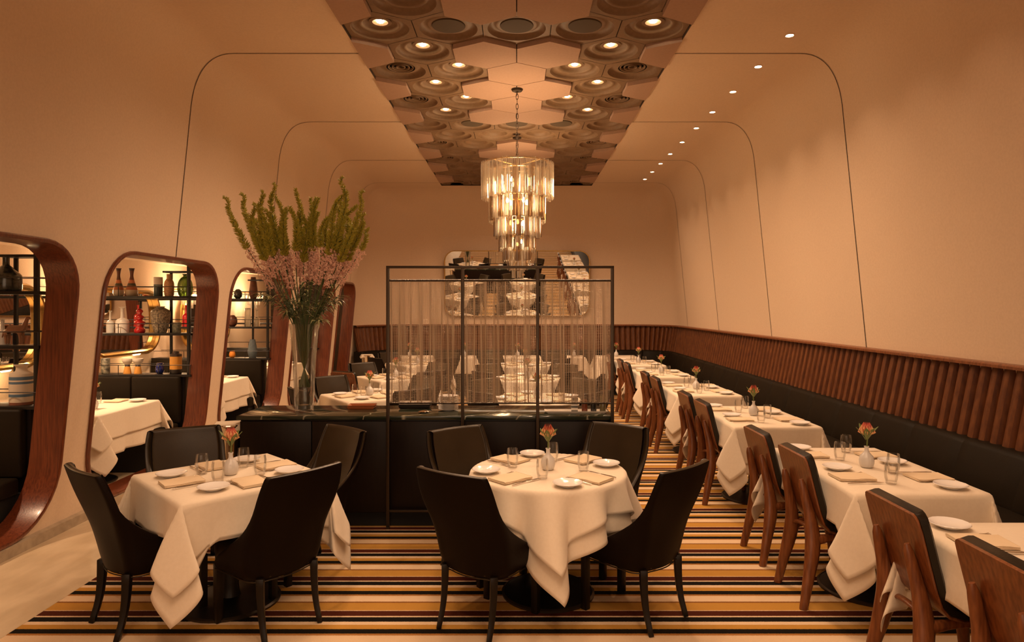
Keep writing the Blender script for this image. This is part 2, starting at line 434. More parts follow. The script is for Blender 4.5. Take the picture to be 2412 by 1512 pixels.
for cx, cy, r, i in LAMPS:
    ro = 'beyond' if r > 0 else 'before'
    lab = {0: 'in the coffered row of dark discs nearest the camera', 1: 'one row behind the near dark discs', 2: 'beside the centre flat tile, two rows behind the near dark discs',
           3: 'three rows behind the near dark discs', 4: 'beside the chandelier canopy row', 5: 'last lit row before the far dark discs'}.get(r, 'overhead, near the camera, row %d' % -r)
    if r >= 0:
        o = place('hexlamp', build_hexlamp, (cx, cy, HC+.014+.066), 0,
              'glowing %s ceiling spotlight %s' % ('left' if i < 0 else 'right', lab), 'ceiling light', 'spotlights in the hexagon ceiling')
    if r >= 0: lamp('SPOT', 'spot_or_fill_beam', (cx, cy, HC+.05), P_HEX, spot=math.radians(150), aim=(0, 0, -1), size=.035)
    elif cy > 2.6: lamp('SPOT', 'spot_or_fill_beam', (cx, cy, HC+.05), P_HEX*.5, spot=math.radians(76), aim=(-.08 if cx < 0 else .0, 0, -1), size=.035)  # unseen narrow beams, added overhead to brighten the front tables
    else: lamp('SPOT', 'spot_or_fill_beam', (cx, cy, HC+.05), P_HEX*.55, spot=math.radians(150), aim=(0, 0, -1), size=.035)  # unseen wide beams, added above the camera to brighten the near walls
def build_vent():
    t = thing('ceiling_vent', '', 'vent')
    part('throat', MB().lathe([(.15, -.002), (.15, .06), (0, .06)], 28, cap=False), 'black', t)
    for a, b in ((.121, .133), (.080, .092), (.034, .047)):
        part('ring', MB().lathe([(a, .02), (a+.004, .0), (b, -.004), (b+.004, .008), (b-.004, .02), (a, .02)], 28, cap=False), 'dome', t)
    return t
for cx, cy, r, i in VENTS:
    if r < -2: continue
    side = 'left' if i < 0 else 'right'
    lab = {2: 'nearest the camera', 4: 'second from the camera', 8: 'third from the camera', 10: 'fourth from the camera', 14: 'farthest, at the panel end', -2: 'overhead beside the frame top'}.get(r, 'overhead behind the view')
    place('vent', build_vent, (cx, cy, HC+.014+.034), 0, 'round ringed air vent along %s ceiling edge, %s' % (side, lab), 'vent', 'air vents in the hexagon ceiling')
for cx, cy, r, i in DISCS:
    if r < -2: continue
    where = 'centre' if i == 0 else ('left' if i < 0 else 'right')
    place('disc', lambda: part('speaker_disc', MB().lathe([(0, -.004), (.146, -.004), (.15, 0), (.15, .02)], 32, cap=False), 'dark_disc'), (cx, cy, HC+.04), 0,
          'dark perforated ceiling disc, %s of the %s row of three' % (where, 'near' if r <= 0 else 'far'), 'speaker', 'dark discs in the hexagon ceiling')
for x_, y_ in ((-.61, 10.21), (.61, 10.21), (-.92, 10.74), (.92, 10.74), (-.61, 11.27), (.61, 11.27), (-.92, 11.8), (.92, 11.8), (-.61, 12.33), (.61, 12.33)):
    lamp('SPOT', 'spot_or_fill_beam', (x_, y_, HC+.05), P_HEX*.95, spot=math.radians(140), aim=(0, .12, -1), size=.035)  # beams added inside unlit domes to brighten the far tables and back wall
for x_ in (-.61, .61): lamp('SPOT', 'mirror_washer', (x_, 13.0, HC+.03), P_HEX*.5, spot=math.radians(50), aim=(0, .78, -1), size=.03)
# spotlights along the right-hand ceiling
def build_wall_lamp():
    t = thing('downlight', '', 'light')
    part('trim_ring', MB().lathe([(.042, .004), (.044, -.003), (.036, -.006), (.030, .004)], 24, cap=False), 'plaster', t)
    part('lens', MB().lathe([(0, -.004), (.025, -.003), (.031, .004)], 20, cap=False), 'lens', t, label='glowing round lens')
    return t
for k, y in enumerate([6.06, 6.85, 7.65, 8.45, 9.21, 10.0, 10.77, 11.5, 12.2, 12.9]):
    place('walllamp', build_wall_lamp, (2.49, y, HC-.003), 0, 'small glowing downlight in the right plaster ceiling, %s from the camera' % ord_name(k), 'ceiling light', 'row of downlights above the banquette')
for k, y in enumerate([5.28-.78*3, 5.28-.78*2, 5.28-.78, 5.28, 6.06, 6.85, 7.65, 8.45, 9.21, 10.0, 10.77, 11.5, 12.2, 12.9]):
    a = (.20, .0, -1)
    lamp('SPOT', 'downlight_beam', (2.49, y, HC-.02), P_WALL*(1 if y > 5.5 else .6), spot=math.radians(80), aim=a, size=.03)

# ------------------------------------------------------------ wainscot (fluted) and banquette, right wall round to the back
def plan(off, yend=0):
    """plan path off the wall: list of (x, y) along right wall, corner, back wall, left corner"""
    X = wx(1.0)-off; yb = YB-off; r = RB; p = []
    def arc(cx, cy, a0, a1, n):
        return [(cx+r*cos(a0+(a1-a0)*k/n), cy+r*sin(a0+(a1-a0)*k/n)) for k in range(n+1)]
    p = [(X, YF+.2)] + arc(X-r, yb-r, 0, PI/2, 40) + arc(-X+r, yb-r, PI/2, PI, 40)
    return p
def resample(p, step):
    P = [Vector(q) for q in p]; out = [P[0].copy()]; acc = 0; tot = [0]
    for i in range(1, len(P)): tot.append(tot[-1]+(P[i]-P[i-1]).length)
    n = int(tot[-1]/step); j = 0; res = []
    for k in range(n+1):
        s = k*step
        while j < len(P)-2 and tot[j+1] < s: j += 1
        t = (s-tot[j])/max(1e-9, tot[j+1]-tot[j]); q = P[j].lerp(P[j+1], t); d = (P[j+1]-P[j]).normalized()
        res.append((q.x, q.y, -d.y, d.x))     # point and inward normal
    return res
FP = .117; SUB = 8
base = resample(plan(.0), FP/SUB)
m = MB(); ZT0, ZT1 = .78, 1.325
def flute(i, j):
    x, y, nx, ny = base[i]; k = i % SUB; ph = k/SUB
    b = .006+.046*max(0, sin(PI*ph**.62))**.8
    z = (ZT0, ZT0+.05, ZT1-.03, ZT1)[j]; lean = .045+.055*(1-(z-ZT0)/(ZT1-ZT0))
    corr = wx(1.0)-wx(z)
    o = lean+(b if j in (1, 2) else b)-corr
    return (x+nx*o, y+ny*o, z)
m.grid(len(base), 4, flute)
struct('wainscot', m, 'flute', ang=30)
m = MB(); cap = resample(plan(.0), .3) + []
pp = [(0.0, 1.355), (.10, 1.352), (.112, 1.342), (.112, 1.322), (.0, 1.318)]
cap = resample(plan(0), .04)
m.grid(len(cap), len(pp), lambda i, j: (cap[i][0]+cap[i][2]*(pp[j][0]+.03-.03), cap[i][1]+cap[i][3]*pp[j][0], pp[j][1]))
struct('trim_20', m, 'wood')
# banquette
bt = thing('banquette', 'long black leather banquette running along the right wall and round behind the far tables', 'banquette')
seatp = [(.05, 0), (.78, 0), (.78, .08), (.84, .09), (.86, .30), (.86, .42), (.84, .455), (.80, .468), (.40, .462), (.05, .46)]
path2 = resample(plan(0), .06)
m = MB(); m.grid(len(path2), len(seatp), lambda i, j: (path2[i][0]+path2[i][2]*seatp[j][0], path2[i][1]+path2[i][3]*seatp[j][0], seatp[j][1]))
part('seat', m, 'bench', bt, ang=50)
backp = [(.05, .80), (.20, .803), (.235, .795), (.252, .77), (.30, .62), (.345, .48), (.34, .455), (.05, .45)]
tot = len(path2); step = 10
ks = list(range(0, tot-1, step))
for a in ks:
    b = min(a+step, tot-1)
    seg = path2[a:b+1]; m = MB(); n = len(seg)
    def fn(i, j):
        x, y, nx, ny = seg[i]; d, z = backp[j]
        e = 1 if 0 < i < n-1 else .0
        g = .0 if e else .012
        if 0 < j < 6: d -= g
        if 0 < j < 4: z -= g*.5
        return (x+nx*d, y+ny*d, z)
    m.grid(n, len(backp), fn)
    m.add([fn(0, j) for j in range(len(backp))], [tuple(range(len(backp)))]); m.add([fn(n-1, j) for j in range(len(backp))], [tuple(range(len(backp)))])
    part('back_cushion', m, 'bench', bt, ang=70)

# ------------------------------------------------------------ tables and linen
def arc_drop(d, rho=.014):
    if d < rho*PI/2: t = d/rho; return rho*sin(t), rho*(1-cos(t)), 0
    return rho, rho, d-rho*PI/2
def cloth_rect(hx, hy, ov, zt, seed=0, s0=.05, fold=1.0, lift=None, wave=.075, thick=.004):
    rnd = random.Random(seed); ph = [rnd.uniform(0, 6.28) for _ in range(8)]
    fk = [rnd.uniform(.85, 1.15) for _ in range(4)]
    def axis(h):
        L = [-h-ov+ov*k/16 for k in range(16)]+[-h+(2*h)*k/14 for k in range(15)]+[h+ov*(k+1)/16 for k in range(16)]
        return L
    U = axis(hx); V = axis(hy)
    def pos(i, j):
        u, v = U[i], V[j]; p, q = abs(u)-hx, abs(v)-hy; su = 1 if u > 0 else -1; sv = 1 if v > 0 else -1
        if p <= 1e-9 and q <= 1e-9: return (u, v, zt)
        p = max(p, 0); q = max(q, 0); d = math.hypot(p, q); phi = math.atan2(q, p)
        h, dz, rem = arc_drop(d)
        if q == 0 or p == 0:
            t = v if q == 0 else u; lim = hy if q == 0 else hx; k = (0 if su > 0 else 1) if q == 0 else (2 if sv > 0 else 3)
            fade = sm(lim-abs(t), 0, .16)
            s = s0+wave*fade*(sin(t*13+ph[k])+.6*sin(t*23+ph[k+4]))
            f = 1.0
            if lift and lift[k]:
                f = 1-lift[k]*fade
            out = rem*s*f; z = zt-dz-rem*math.sqrt(max(.1, 1-s*s))*f
            out += rem*(1-f)*.12
            if q == 0: return (su*(hx+h+out), v, z)
            return (u, sv*(hy+h+out), z)
        ci = (0 if su > 0 else 1)+(0 if sv > 0 else 2); fkk = fk[ci]*fold
        e = .22*fkk*sin(2*phi)**.8; t = .36*fkk*sin(4*(phi-PI/4))
        t *= 1.0 if (ci % 2) else 1.0
        ox = s0*cos(phi)+e*.7071+(-t)*.7071*(1 if True else 1); oy = s0*sin(phi)+e*.7071+t*.7071
        curl = .05*sin(rem*9+ph[ci])*sin(2*phi)
        ox += curl*(.6); oy -= curl*.6
        n2 = ox*ox+oy*oy; dr = rem*math.sqrt(max(.25, 1-n2))
        return (su*(hx+h*cos(phi)+rem*ox), sv*(hy+h*sin(phi)+rem*oy), zt-dz-dr)
    m = MB(); m.grid(len(U), len(V), pos); return m
def cloth_round(r0, half, zt, seed=0, rot=0, nf=12, flare=.16, amp=.14):
    rnd = random.Random(seed); a1, a2 = rnd.uniform(0, 6), rnd.uniform(0, 6)
    N = 72; L = [-half+2*half*k/N for k in range(N+1)]
    def pos(i, j):
        u, v = L[i], L[j]; R = math.hypot(u, v); th = math.atan2(v, u)
        if R <= r0: return (u, v, zt)
        h, dz, rem = arc_drop(R-r0)
        s = flare+amp*cos(nf*(th-PI/4)+.5*sin(2*th+a1))+.04*sin(5*th+a2)
        tw = .22*rem*sin(2*nf/2*(th-PI/4)+1.2)
        rr = r0+h+rem*s; th2 = th+tw/max(rr, .1)*.5
        return (rr*cos(th2), rr*sin(th2), zt-dz-rem*math.sqrt(max(.2, 1-s*s)))
    m = MB(); m.grid(N+1, N+1, pos); return m
ZT = .745
def cloth_obj(mb, x, y, rz, label, group, z=0, nm='tablecloth'):
    o = part(nm, mb, 'cloth', loc=(x, y, z), rz=rz, solid=.003, ang=75)
    return tag(o, label, 'tablecloth', group)
def build_table(kind, hx=.34, hy=.55):
    def f():
        t = thing('dining_table', '', 'table')
        if kind == 'round': part('tabletop', MB().lathe([(0, .705), (.44, .705), (.455, .712), (.455, .732), (.45, .737), (0, .737)], 40, cap=False), 'cabinet', t)
        else: part('tabletop', MB().box(-hx+.01, hx-.01, -hy+.01, hy-.01, .705, .737), 'cabinet', t, bevel=.004)
        part('pedestal', MB().lathe([(.06, .03), (.05, .06), (.045, .1), (.045, .66), (.10, .70), (.13, .705)], 24), 'black_metal', t)
        part('base', MB().lathe([(.27, 0), (.275, .006), (.27, .016), (.12, .030), (.06, .04)], 40), 'black_metal', t)
        part('base_rim', MB().lathe([(.268, .0), (.282, .0), (.283, .012), (.27, .019), (.268, .0)], 40, cap=False), 'bronze', t)
        return t
    return f
# settings ---------------------------------------------------------
def build_plate():
    t = part('bread_plate', MB().lathe([(0, .004), (.035, .004), (.036, .0), (.042, .0), (.045, .004), (.068, .012), (.082, .020), (.0845, .022), (.083, .0245), (.066, .017), (.045, .010), (0, .009)], 36, cap=False,
             wob=lambda t, z: .012*cos(16*t) if z > .019 else 0), 'china'); return t
def build_glass():
    t = thing('water_glass', '', 'glass')
    part('bowl', MB().lathe([(.028, .012), (.0335, .03), (.036, .06), (.0355, .09), (.032, .118), (.0305, .118), (.034, .09), (.0345, .06), (.032, .032), (.026, .018), (0, .016)], 24, cap=False), 'glass', t)
    part('foot', MB().lathe([(0, 0), (.026, 0), (.029, .004), (.0285, .014), (.02, .016), (0, .016)], 24, cap=False), 'glass', t, label='thick clear glass foot')
    return t
def build_napkin():
    m = MB(); 
    for k, (dx, w) in enumerate(((0, .078), (.004, .076), (.001, .078))):
        z = .001+k*.0055
        def fn(i, j, z=z, w=w, dx=dx):
            u = -w+2*w*i/10; v = -.105+.21*j/8
            return (u+dx, v, z+.0016*sin(u*40+k)*cos(v*20))
        m.grid(11, 9, fn)
        def fn2(i, j, z=z, w=w, dx=dx):
            u = -w+2*w*i/10; v = -.105+.21*j/8
            return (u+dx, v, z+.0048+.0016*sin(u*40+k)*cos(v*20))
        m.grid(11, 9, fn2)
        b = [(-w, -.105), (w, -.105), (w, .105), (-w, .105)]
    o = part('napkin', MB(), 'napkin') if False else None
    mm = MB()
    for k in range(3):
        w = .078-.001*k; z = k*.0046
        prof = [(-w, z+.002), (-w+.003, z+.0043), (w-.003, z+.0043), (w, z+.002), (w-.003, z), (-w+.003, z)]
        ys = [-.105+.21*q/10 for q in range(11)]
        mm.grid(len(prof), len(ys), lambda i, j: (prof[i][0]+.0015*sin(j*1.3+k), ys[j], prof[i][1]+.0018*sin(prof[i][0]*30+j*.8)*(k > 0)+.001), closeu=True)
        mm.add([(prof[i][0]+.0015*sin(k), ys[0], prof[i][1]+.001) for i in range(6)], [tuple(range(6))]); mm.add([(prof[i][0]+.0015*sin(13+k), ys[-1], prof[i][1]+.001) for i in range(6)], [tuple(range(6))])
    return part('napkin', mm, 'napkin', ang=50)
def build_knife():
    t = thing('table_knife', '', 'knife')
    part('handle', MB().tube([(0, -.10, .004), (0, -.07, .005), (0, -.02, .005), (0, .01, .005)], [.004, .0055, .005, .0035], 8, flat=(1, .6)), 'steel', t)
    part('blade', MB().tube([(0, .01, .005), (0, .04, .005), (.001, .09, .005), (.004, .115, .005)], [.004, .008, .009, .002], 8, flat=(1, .18)), 'steel', t)
    return t
def build_fork():
    t = thing('table_fork', '', 'fork')
    part('handle', MB().tube([(0, -.095, .004), (0, -.06, .005), (0, .0, .006), (0, .03, .004)], [.004, .006, .0035, .005], 8, flat=(1, .4)), 'steel', t)
    m = MB().tube([(0, .03, .004), (0, .045, .003), (0, .058, .004)], [.006, .011, .012], 8, flat=(1, .2))
    for q in range(4): m.tube([((q-1.5)*.0065, .055, .004), ((q-1.5)*.0065, .08, .005), ((q-1.5)*.006, .095, .010)], [.0018, .0016, .0008], 6)
    part('tines', m, 'steel', t); return t
def build_vase():
    return part('bud_vase', MB().lathe([(0, 0), (.030, 0), (.036, .006), (.041, .025), (.042, .045), (.037, .068), (.022, .086), (.013, .098), (.0115, .118), (.015, .130), (.012, .130), (.009, .115), (.008, .09)], 40, cap=False,
            wob=lambda t, z: .045*abs(cos(7*t)) if .004 < z < .09 else 0), 'ceramic', ang=60)
def build_protea():
    t = thing('protea_flower', '', 'flower')
    part('stem', MB().tube([(0, 0, -.07), (.002, 0, 0), (.004, .002, .05), (0, 0, .085)], [.0035, .004, .0045, .006], 7), 'protea_leaf', t)
    rnd = random.Random(3); m = MB(); m2 = MB()
    for ring in range(6):
        n = 9+ring; r0 = .010+.006*ring if ring < 3 else .026-.004*(ring-3)
        for k in range(n):
            a = 2*PI*(k+.5*(ring % 2))/n; 
            rb = .015+.0025*ring; zb = .078+.003*ring; L = .034+.0055*ring
            tip = .046-.0045*ring
            p0 = (rb*cos(a), rb*sin(a), zb); p1 = ((tip)*cos(a), tip*sin(a), zb+L*.6); p2 = ((tip-.006)*cos(a), (tip-.006)*sin(a), zb+L)
            (m if ring < 4 else m2).tube([p0, p1, p2], [.005, .0075, .001], 5, flat=(.4, 1))
    part('bloom', m, 'bract', t); part('bloom_tips', m2, 'bract2', t, label='deep red inner bracts')
    for k in range(6):
        a = k*1.05+rnd.uniform(-.2, .2); L = rnd.uniform(.09, .125); m = MB()
        def fn(i, j):
            s = j/8; wd = .016*sin(PI*min(1, s*.95+.05))*(i-1); rr = .006+L*.55*s; z = .045+L*(s*1.0-.25*s*s)+.004*abs(i-1)
            return (rr*cos(a)-wd*sin(a), rr*sin(a)+wd*cos(a), z)
        m.grid(3, 9, fn); part('leaf', m, 'protea_leaf', t, solid=.0012)
    return t
NSEAT = {}
def setting(tx, ty, rz, zt, e, off, D, who, full=True, miss=(), jit=0):
    """one cover; e = outward direction (table space), off = offset along the side"""
    rnd = random.Random(hash((round(tx*100), round(ty*100), round(e[0]*10), round(e[1]*10), round(off*100))) & 0xffff)
    right = Vector((-e[1], e[0])); E = Vector(e); R = Matrix.Rotation(rz, 2)
    side = Vector((-e[1], e[0]))
    def w(p): q = R @ p; return (tx+q.x, ty+q.y)
    ang = rz+math.atan2(-e[1], -e[0])-PI/2        # +y of the piece points inward
    def j(s): return rnd.uniform(-s, s)
    c0 = side*off
    P = {}
    P['napkin'] = c0+E*(D-.125); P['plate'] = c0+E*(D-.13)-right*.205; P['knife'] = c0+E*(D-.13)+right*.115
    P['fork'] = c0+E*(D-.14)-right*.085; P['glass'] = c0+E*(D-.27)+right*.12
    G = ' of ' if False else ' '
    def put(kind, bld, nm, cat, z, rr, label, grp):
        if kind in miss: return
        x, y = w(P[kind]); place(kind, bld, (x+j(.008), y+j(.008), zt+z), rr, label, cat, grp)
    tab = who[1]
    put('plate', build_plate, 'bread_plate', 'plate', .002, 0, 'white bread plate at %s %s' % who, 'bread plates')
    put('napkin', build_napkin, 'napkin', 'napkin', .003, ang+j(.12), 'folded cream napkin at %s %s' % who, 'folded napkins')
    put('glass', build_glass, 'water_glass', 'glass', .002, 0, 'clear water tumbler at %s %s' % who, 'water tumblers')
    if full:
        put('knife', build_knife, 'table_knife', 'knife', .003, ang+j(.1), 'steel table knife at %s %s' % who, 'table knives')
        put('fork', build_fork, 'table_fork', 'fork', .003, ang+j(.1), 'steel fork at %s %s' % who, 'table forks')
def centre(x, y, z, rz, tab):
    place('vase', build_vase, (x, y, z+.002), rz, 'small white ribbed bud vase on %s' % tab, 'vase', 'bud vases')
    place('protea', build_protea, (x, y, z+.125), rz*1.7+x*3+y, 'pink protea bloom with green leaves on %s' % tab, 'flower', 'protea flowers')

# ------------------------------------------------------------ chairs
def build_leather():
    t = thing('leather_chair', '', 'chair')
    zs = [.315, .33, .37, .43, .49, .55, .62, .70, .78, .85, .885, .892]
    def yb(z): return -.195-.03*sm(z, .3, .5)-.135*max(0, (z-.46)/.43)**1.15
    def yf(z): return yb(z)+.028+.35*(1-sm(z, .34, .86))**2.5+(.0 if z > .36 else 0)
    def wd(z): return .235+.018*sm(z, .35, .75)-.020*sm(z, .80, .9)-(.03*(1-sm(z, .31, .37)))
    def loop(z, ins):
        Y, Fy, W = yb(z)+ins, yf(z)-ins*.35, wd(z)-ins; r = min(.09, max(.012, (Fy-Y)*.9)); p = []
        for k in range(6): p.append((W, Fy+(Y+r-Fy)*k/5))
        for k in range(1, 6): a = PI/2*k/5; p.append((W-r+r*cos(a), Y+r-r*sin(a)))
        for k in range(1, 8): s = k/8; p.append(((W-r)*(1-2*s), Y-.022*sin(PI*s)))
        p += [(-x, y) for x, y in reversed(p[:11])]
        return [(x, y, z) for x, y in p]
    th = .042
    O = [loop(z, 0) for z in zs]; I = [loop(z-(.004 if k > 9 else 0), th*(1 if k < 9 else .9)) for k, z in enumerate(zs)]
    n = len(O[0]); m = MB()
    # outer skin, top roll, inner skin and front edges as one closed belt
    rows = O+[[tuple((Vector(a)+Vector(b))/2+Vector((0, 0, .012))) for a, b in zip(O[-1], I[-1])]]+list(reversed(I))
    m.grid(n, len(rows), lambda i, j: rows[j][i])
    for side in (0, n-1):
        for k in range(len(zs)-1):
            a, b, c, d = O[k][side], O[k+1][side], I[k+1][side], I[k][side]
            mid1 = tuple((Vector(a)+Vector(d))/2+Vector((0, .012, 0))); mid2 = tuple((Vector(b)+Vector(c))/2+Vector((0, .012, 0)))
            m.add([a, b, mid2, mid1], [(0, 1, 2, 3)]); m.add([mid1, mid2, c, d], [(0, 1, 2, 3)])
    m.add([O[0][k] for k in range(n)], [tuple(range(n))])
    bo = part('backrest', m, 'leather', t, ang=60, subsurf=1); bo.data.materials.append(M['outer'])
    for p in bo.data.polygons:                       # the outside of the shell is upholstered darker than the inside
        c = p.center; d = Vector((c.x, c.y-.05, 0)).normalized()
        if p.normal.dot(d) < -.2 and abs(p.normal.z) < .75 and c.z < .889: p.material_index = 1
    # seat cushion
    def seat(i, j):
        S = 24; a = 2*PI*i/S; lv = [(.93, .325), (1.0, .335), (1.0, .40), (1.01, .43), (.985, .455), (.90, .470), (.5, .480), (.02, .484)][j]
        ca, sa = cos(a), sin(a); k = (abs(ca)**5+abs(sa)**5)**(-.2)
        return (ca*k*.205*lv[0], .03+sa*k*.235*lv[0], lv[1])
    m = MB(); m.grid(24, 8, seat, closeu=True); m.add([seat(i, 0) for i in range(24)], [tuple(range(24))]); part('seat', m, 'leather', t, ang=70)
    for s in (-1, 1):
        part('leg', MB().box(-.02, .02, -.02, .02, -.33, 0, Matrix.Translation((s*.17, .215, .33)) ) , 'legs', t, bevel=.004)
    for s in (-1, 1):
        pts = spline([(s*.165, -.185, .34), (s*.165, -.19, .22), (s*.165, -.205, .11), (s*.168, -.238, 0)], 8)
        part('leg', MB().tube(pts, [.030, .029, .028, .026, .025, .023, .022, .021, .020], 4, flat=(1, .9)), 'legs', t, bevel=.003, ang=30)
    # welt along the shell's lower rim
    part('piping', MB().tube([(x, y, .318) for x, y, z in [Vector(q) for q in O[0]]], .0035, 6), 'leather', t)
    return t
def build_wood():
    t = thing('wooden_chair', '', 'chair')
    prof = [(-.262, .875), (-.259, .866), (-.254, .85), (-.240, .80), (-.205, .66), (-.175, .55), (-.150, .485), (-.115, .445), (-.05, .425), (.06, .425), (.16, .432), (.215, .436)]
    def nrm(k):
        a = Vector(prof[max(0, k-1)]); b = Vector(prof[min(len(prof)-1, k+1)]); d = (b-a).normalized(); return Vector((-d.y, d.x)) if False else Vector((-d.y, d.x))
    def halfw(k):
        z = prof[k][1]; 
        return (.183, .197, .206)[k] if k < 3 else .210-.012*sm(k, 3, 8)
    def slab(o0, o1, shrink, nm, mt, ext=0, label=None):
        m = MB(); nP = len(prof); rows = []
        for k in range(nP):
            p = Vector(prof[k]); n = nrm(k)
            if n.y < 0 and k > 6: n = -n
            if k <= 6 and n.x < 0: n = -n
            w = halfw(k)-shrink
            a = p+n*o0; b = p+n*o1
            r = min(.012, abs(o1-o0)*.45)
            c = p+n*(o1-r)
            rows.append([(-w, a.x, a.y), (w, a.x, a.y), (w, c.x, c.y), (w-r, b.x, b.y), (0, b.x-0, b.y), (-w+r, b.x, b.y), (-w, c.x, c.y)])
        m.grid(7, nP, lambda i, j: rows[j][i], closeu=True); m.add(rows[0], [tuple(range(7))]); m.add(rows[-1], [tuple(range(7))])
        return part(nm, m, mt, t, ang=40, label=label, subsurf=0, bevel=0)
    slab(0, .014, 0, 'shell', 'wood')
    slab(.014, .056, .002, 'cushion', 'pad', label='black leather pad on the walnut shell')
    for s in (-1, 1):
        pts = spline([(s*.190, -.262, 0), (s*.178, -.232, .15), (s*.160, -.200, .30), (s*.145, -.190, .42), (s*.135, -.205, .54), (s*.125, -.232, .66), (s*.122, -.248, .735)], 14)
        rad = [.025, .028, .031, .035, .040, .044, .045, .043, .039, .034, .030, .027, .025, .022, .012]
        part('leg', MB().tube(pts, rad, 12, flat=(1, .72)), 'wood', t, label='rear leg with a rounded finger lapped onto the back', ang=60)
        pts = spline([(s*.190, .215, 0), (s*.182, .200, .18), (s*.170, .180, .32), (s*.158, .165, .42)], 8)
        part('leg', MB().tube(pts, [.021, .023, .025, .028, .031, .034, .036, .034, .030], 12, flat=(1, .8)), 'wood', t, ang=60)
        pts = spline([(s*.150, -.19, .385), (s*.155, -.06, .405), (s*.16, .06, .408), (s*.160, .16, .395)], 8)
        part('seat_rail', MB().tube(pts, [.036, .028, .022, .019, .018, .019, .022, .026, .030], 10, flat=(.6, 1)), 'wood', t, ang=60)
    pts = spline([(-.145, -.175, .40), (-.06, -.17, .425), (.06, -.17, .425), (.145, -.175, .40)], 8)
    part('cross_rail', MB().tube(pts, [.036, .026, .02, .018, .018, .018, .02, .026, .036], 10, flat=(1, .6)), 'wood', t, ang=60)
    return t
def leather(top, f, label, grp='brown leather dining chairs'):
    fv = Vector(f).normalized(); o = Vector(top)+fv*.318
    place('leather', build_leather, (o.x, o.y, 0), math.atan2(fv.y, fv.x)-PI/2, label, 'chair', grp)
def wooden(x, y, rz, label, grp='walnut chairs along the banquette tables'):
    place('wooden', build_wood, (x, y, 0), rz, label, 'chair', grp)

# ---- left square table
def square_table(x, y, rz, h, tab, seats, z=0, miss=None, full=True, seed=1, ov=.32, lift=.28):
    place('sq_table%.2f' % h, build_table('sq', h, h), (x, y, 0), rz, 'dark pedestal of %s' % tab, 'table', 'pedestal tables')
    cloth_obj(cloth_rect(h+.008, h+.008, ov+.10, ZT, seed, s0=.03, fold=.82, lift=(min(.5, lift*1.9),)*4), x, y, rz, 'longer white under-cloth below the top cloth of %s' % tab, 'under-cloths')
    cloth_obj(cloth_rect(h+.012, h+.012, ov, ZT+.004, seed, s0=.06, lift=(lift,)*4), x, y, rz, 'white linen top cloth over %s' % tab, 'top cloths', nm='tablecloth')
    for k, nm in enumerate(seats):
        e = ((1, 0), (0, 1), (-1, 0), (0, -1))[k]
        if nm: setting(x, y, rz, ZT+.006, e, 0, h, ('%s place of' % nm, tab), full)
    centre(x, y, ZT+.006, rz, tab)
def round_table(x, y, rz, r, tab, seed=1, full=True, half=.64):
    place('rd_table', build_table('round'), (x, y, 0), rz, 'dark pedestal of %s' % tab, 'table', 'pedestal tables')
    cloth_obj(cloth_round(r+.004, half+.10, ZT, seed, flare=.10, amp=.15), x, y, PI/4+rz, 'longer white under-cloth below the top cloth of %s' % tab, 'under-cloths')
    cloth_obj(cloth_round(r+.008, half, ZT+.004, seed, flare=.19, amp=.19), x, y, PI/4+rz, 'white linen top cloth over %s' % tab, 'top cloths')
    for k, nm in enumerate(('back right', 'back left', 'front left', 'front right')):
        a = PI/4+k*PI/2; setting(x, y, rz, ZT+.006, (cos(a), sin(a)), 0, r, ('%s place of' % nm, tab), full)
    centre(x, y, ZT+.006, rz, tab)
square_table(-1.70, 3.95, PI/4, .395, 'the square table at front left', ('back right', 'back left', 'front left', 'front right'), seed=4)
round_table(.192, 4.07, 0, .455, 'the round table at front centre', seed=2)
T1 = 'the square table at front left'; T2 = 'the round table at front centre'
for tp, f, l in (((-2.27, 3.51), (.62, .78), 'front left of '+T1), ((-1.126, 3.50), (-.8, .6), 'front right of '+T1), ((-2.33, 4.67), (.55, -.83), 'back left of '+T1), ((-1.22, 4.68), (-.64, -.76), 'back right of '+T1),
                 ((-.33, 3.45), (.56, .83), 'front left of '+T2), ((.89, 3.58), (-.69, .72), 'front right of '+T2), ((-.42, 4.67), (.62, -.79), 'back left of '+T2), ((.73, 4.80), (-.59, -.81), 'back right of '+T2)):
    leather(tp, f, 'dark brown leather dining chair, '+l)

# ---- banquette tables, right
RT = [2.50, 4.13, 6.10, 8.05, 10.0, 11.85]
for k, yc in enumerate(RT):
    tab = 'the %s banquette table from the camera' % ord_name(k); hx, hy, xc = .345, .56, 2.175
    place('rt_table', build_table('rt', hx, hy), (xc, yc, 0), 0, 'dark pedestal of %s' % tab, 'table', 'pedestal tables')
    cloth_obj(cloth_rect(hx+.008, hy+.008, .40, ZT, 10+k, s0=.02, fold=.82, lift=(.42, .46, 0, 0), wave=.025), xc, yc, 0, 'longer white under-cloth below the top cloth of %s' % tab, 'under-cloths')
    cloth_obj(cloth_rect(hx+.012, hy+.012, .32, ZT+.004, 10+k, s0=.04, lift=(.25, .32, 0, 0), wave=.05), xc, yc, 0, 'white linen top cloth over %s' % tab, 'top cloths')
    for ex, sn in ((-1, 'chair side'), (1, 'wall side')):
        for oy, nn in ((-.27, 'near'), (.30, 'far')):
            if k == 0 and ex == 1: continue
            # side vector of the seat runs along (-ey, ex)
            setting(xc, yc, 0, ZT+.006, (ex, 0), oy*ex, hx, ('%s %s of' % (nn, sn), tab), full=k < 4)
    if k: centre(xc, yc, ZT+.006, .4*k, tab)
    ys = {0: (2.32, 2.97), 1: (4.03, 4.67), 2: (6.05, 6.68), 3: (8.12, 8.76), 4: (10.2, 10.85), 5: (12.1,)}[k]
    for n, y in enumerate(ys):
        wooden(1.92, y, -PI/2, 'walnut and black leather chair, %s one at %s' % ('near' if n == 0 else 'far', tab))

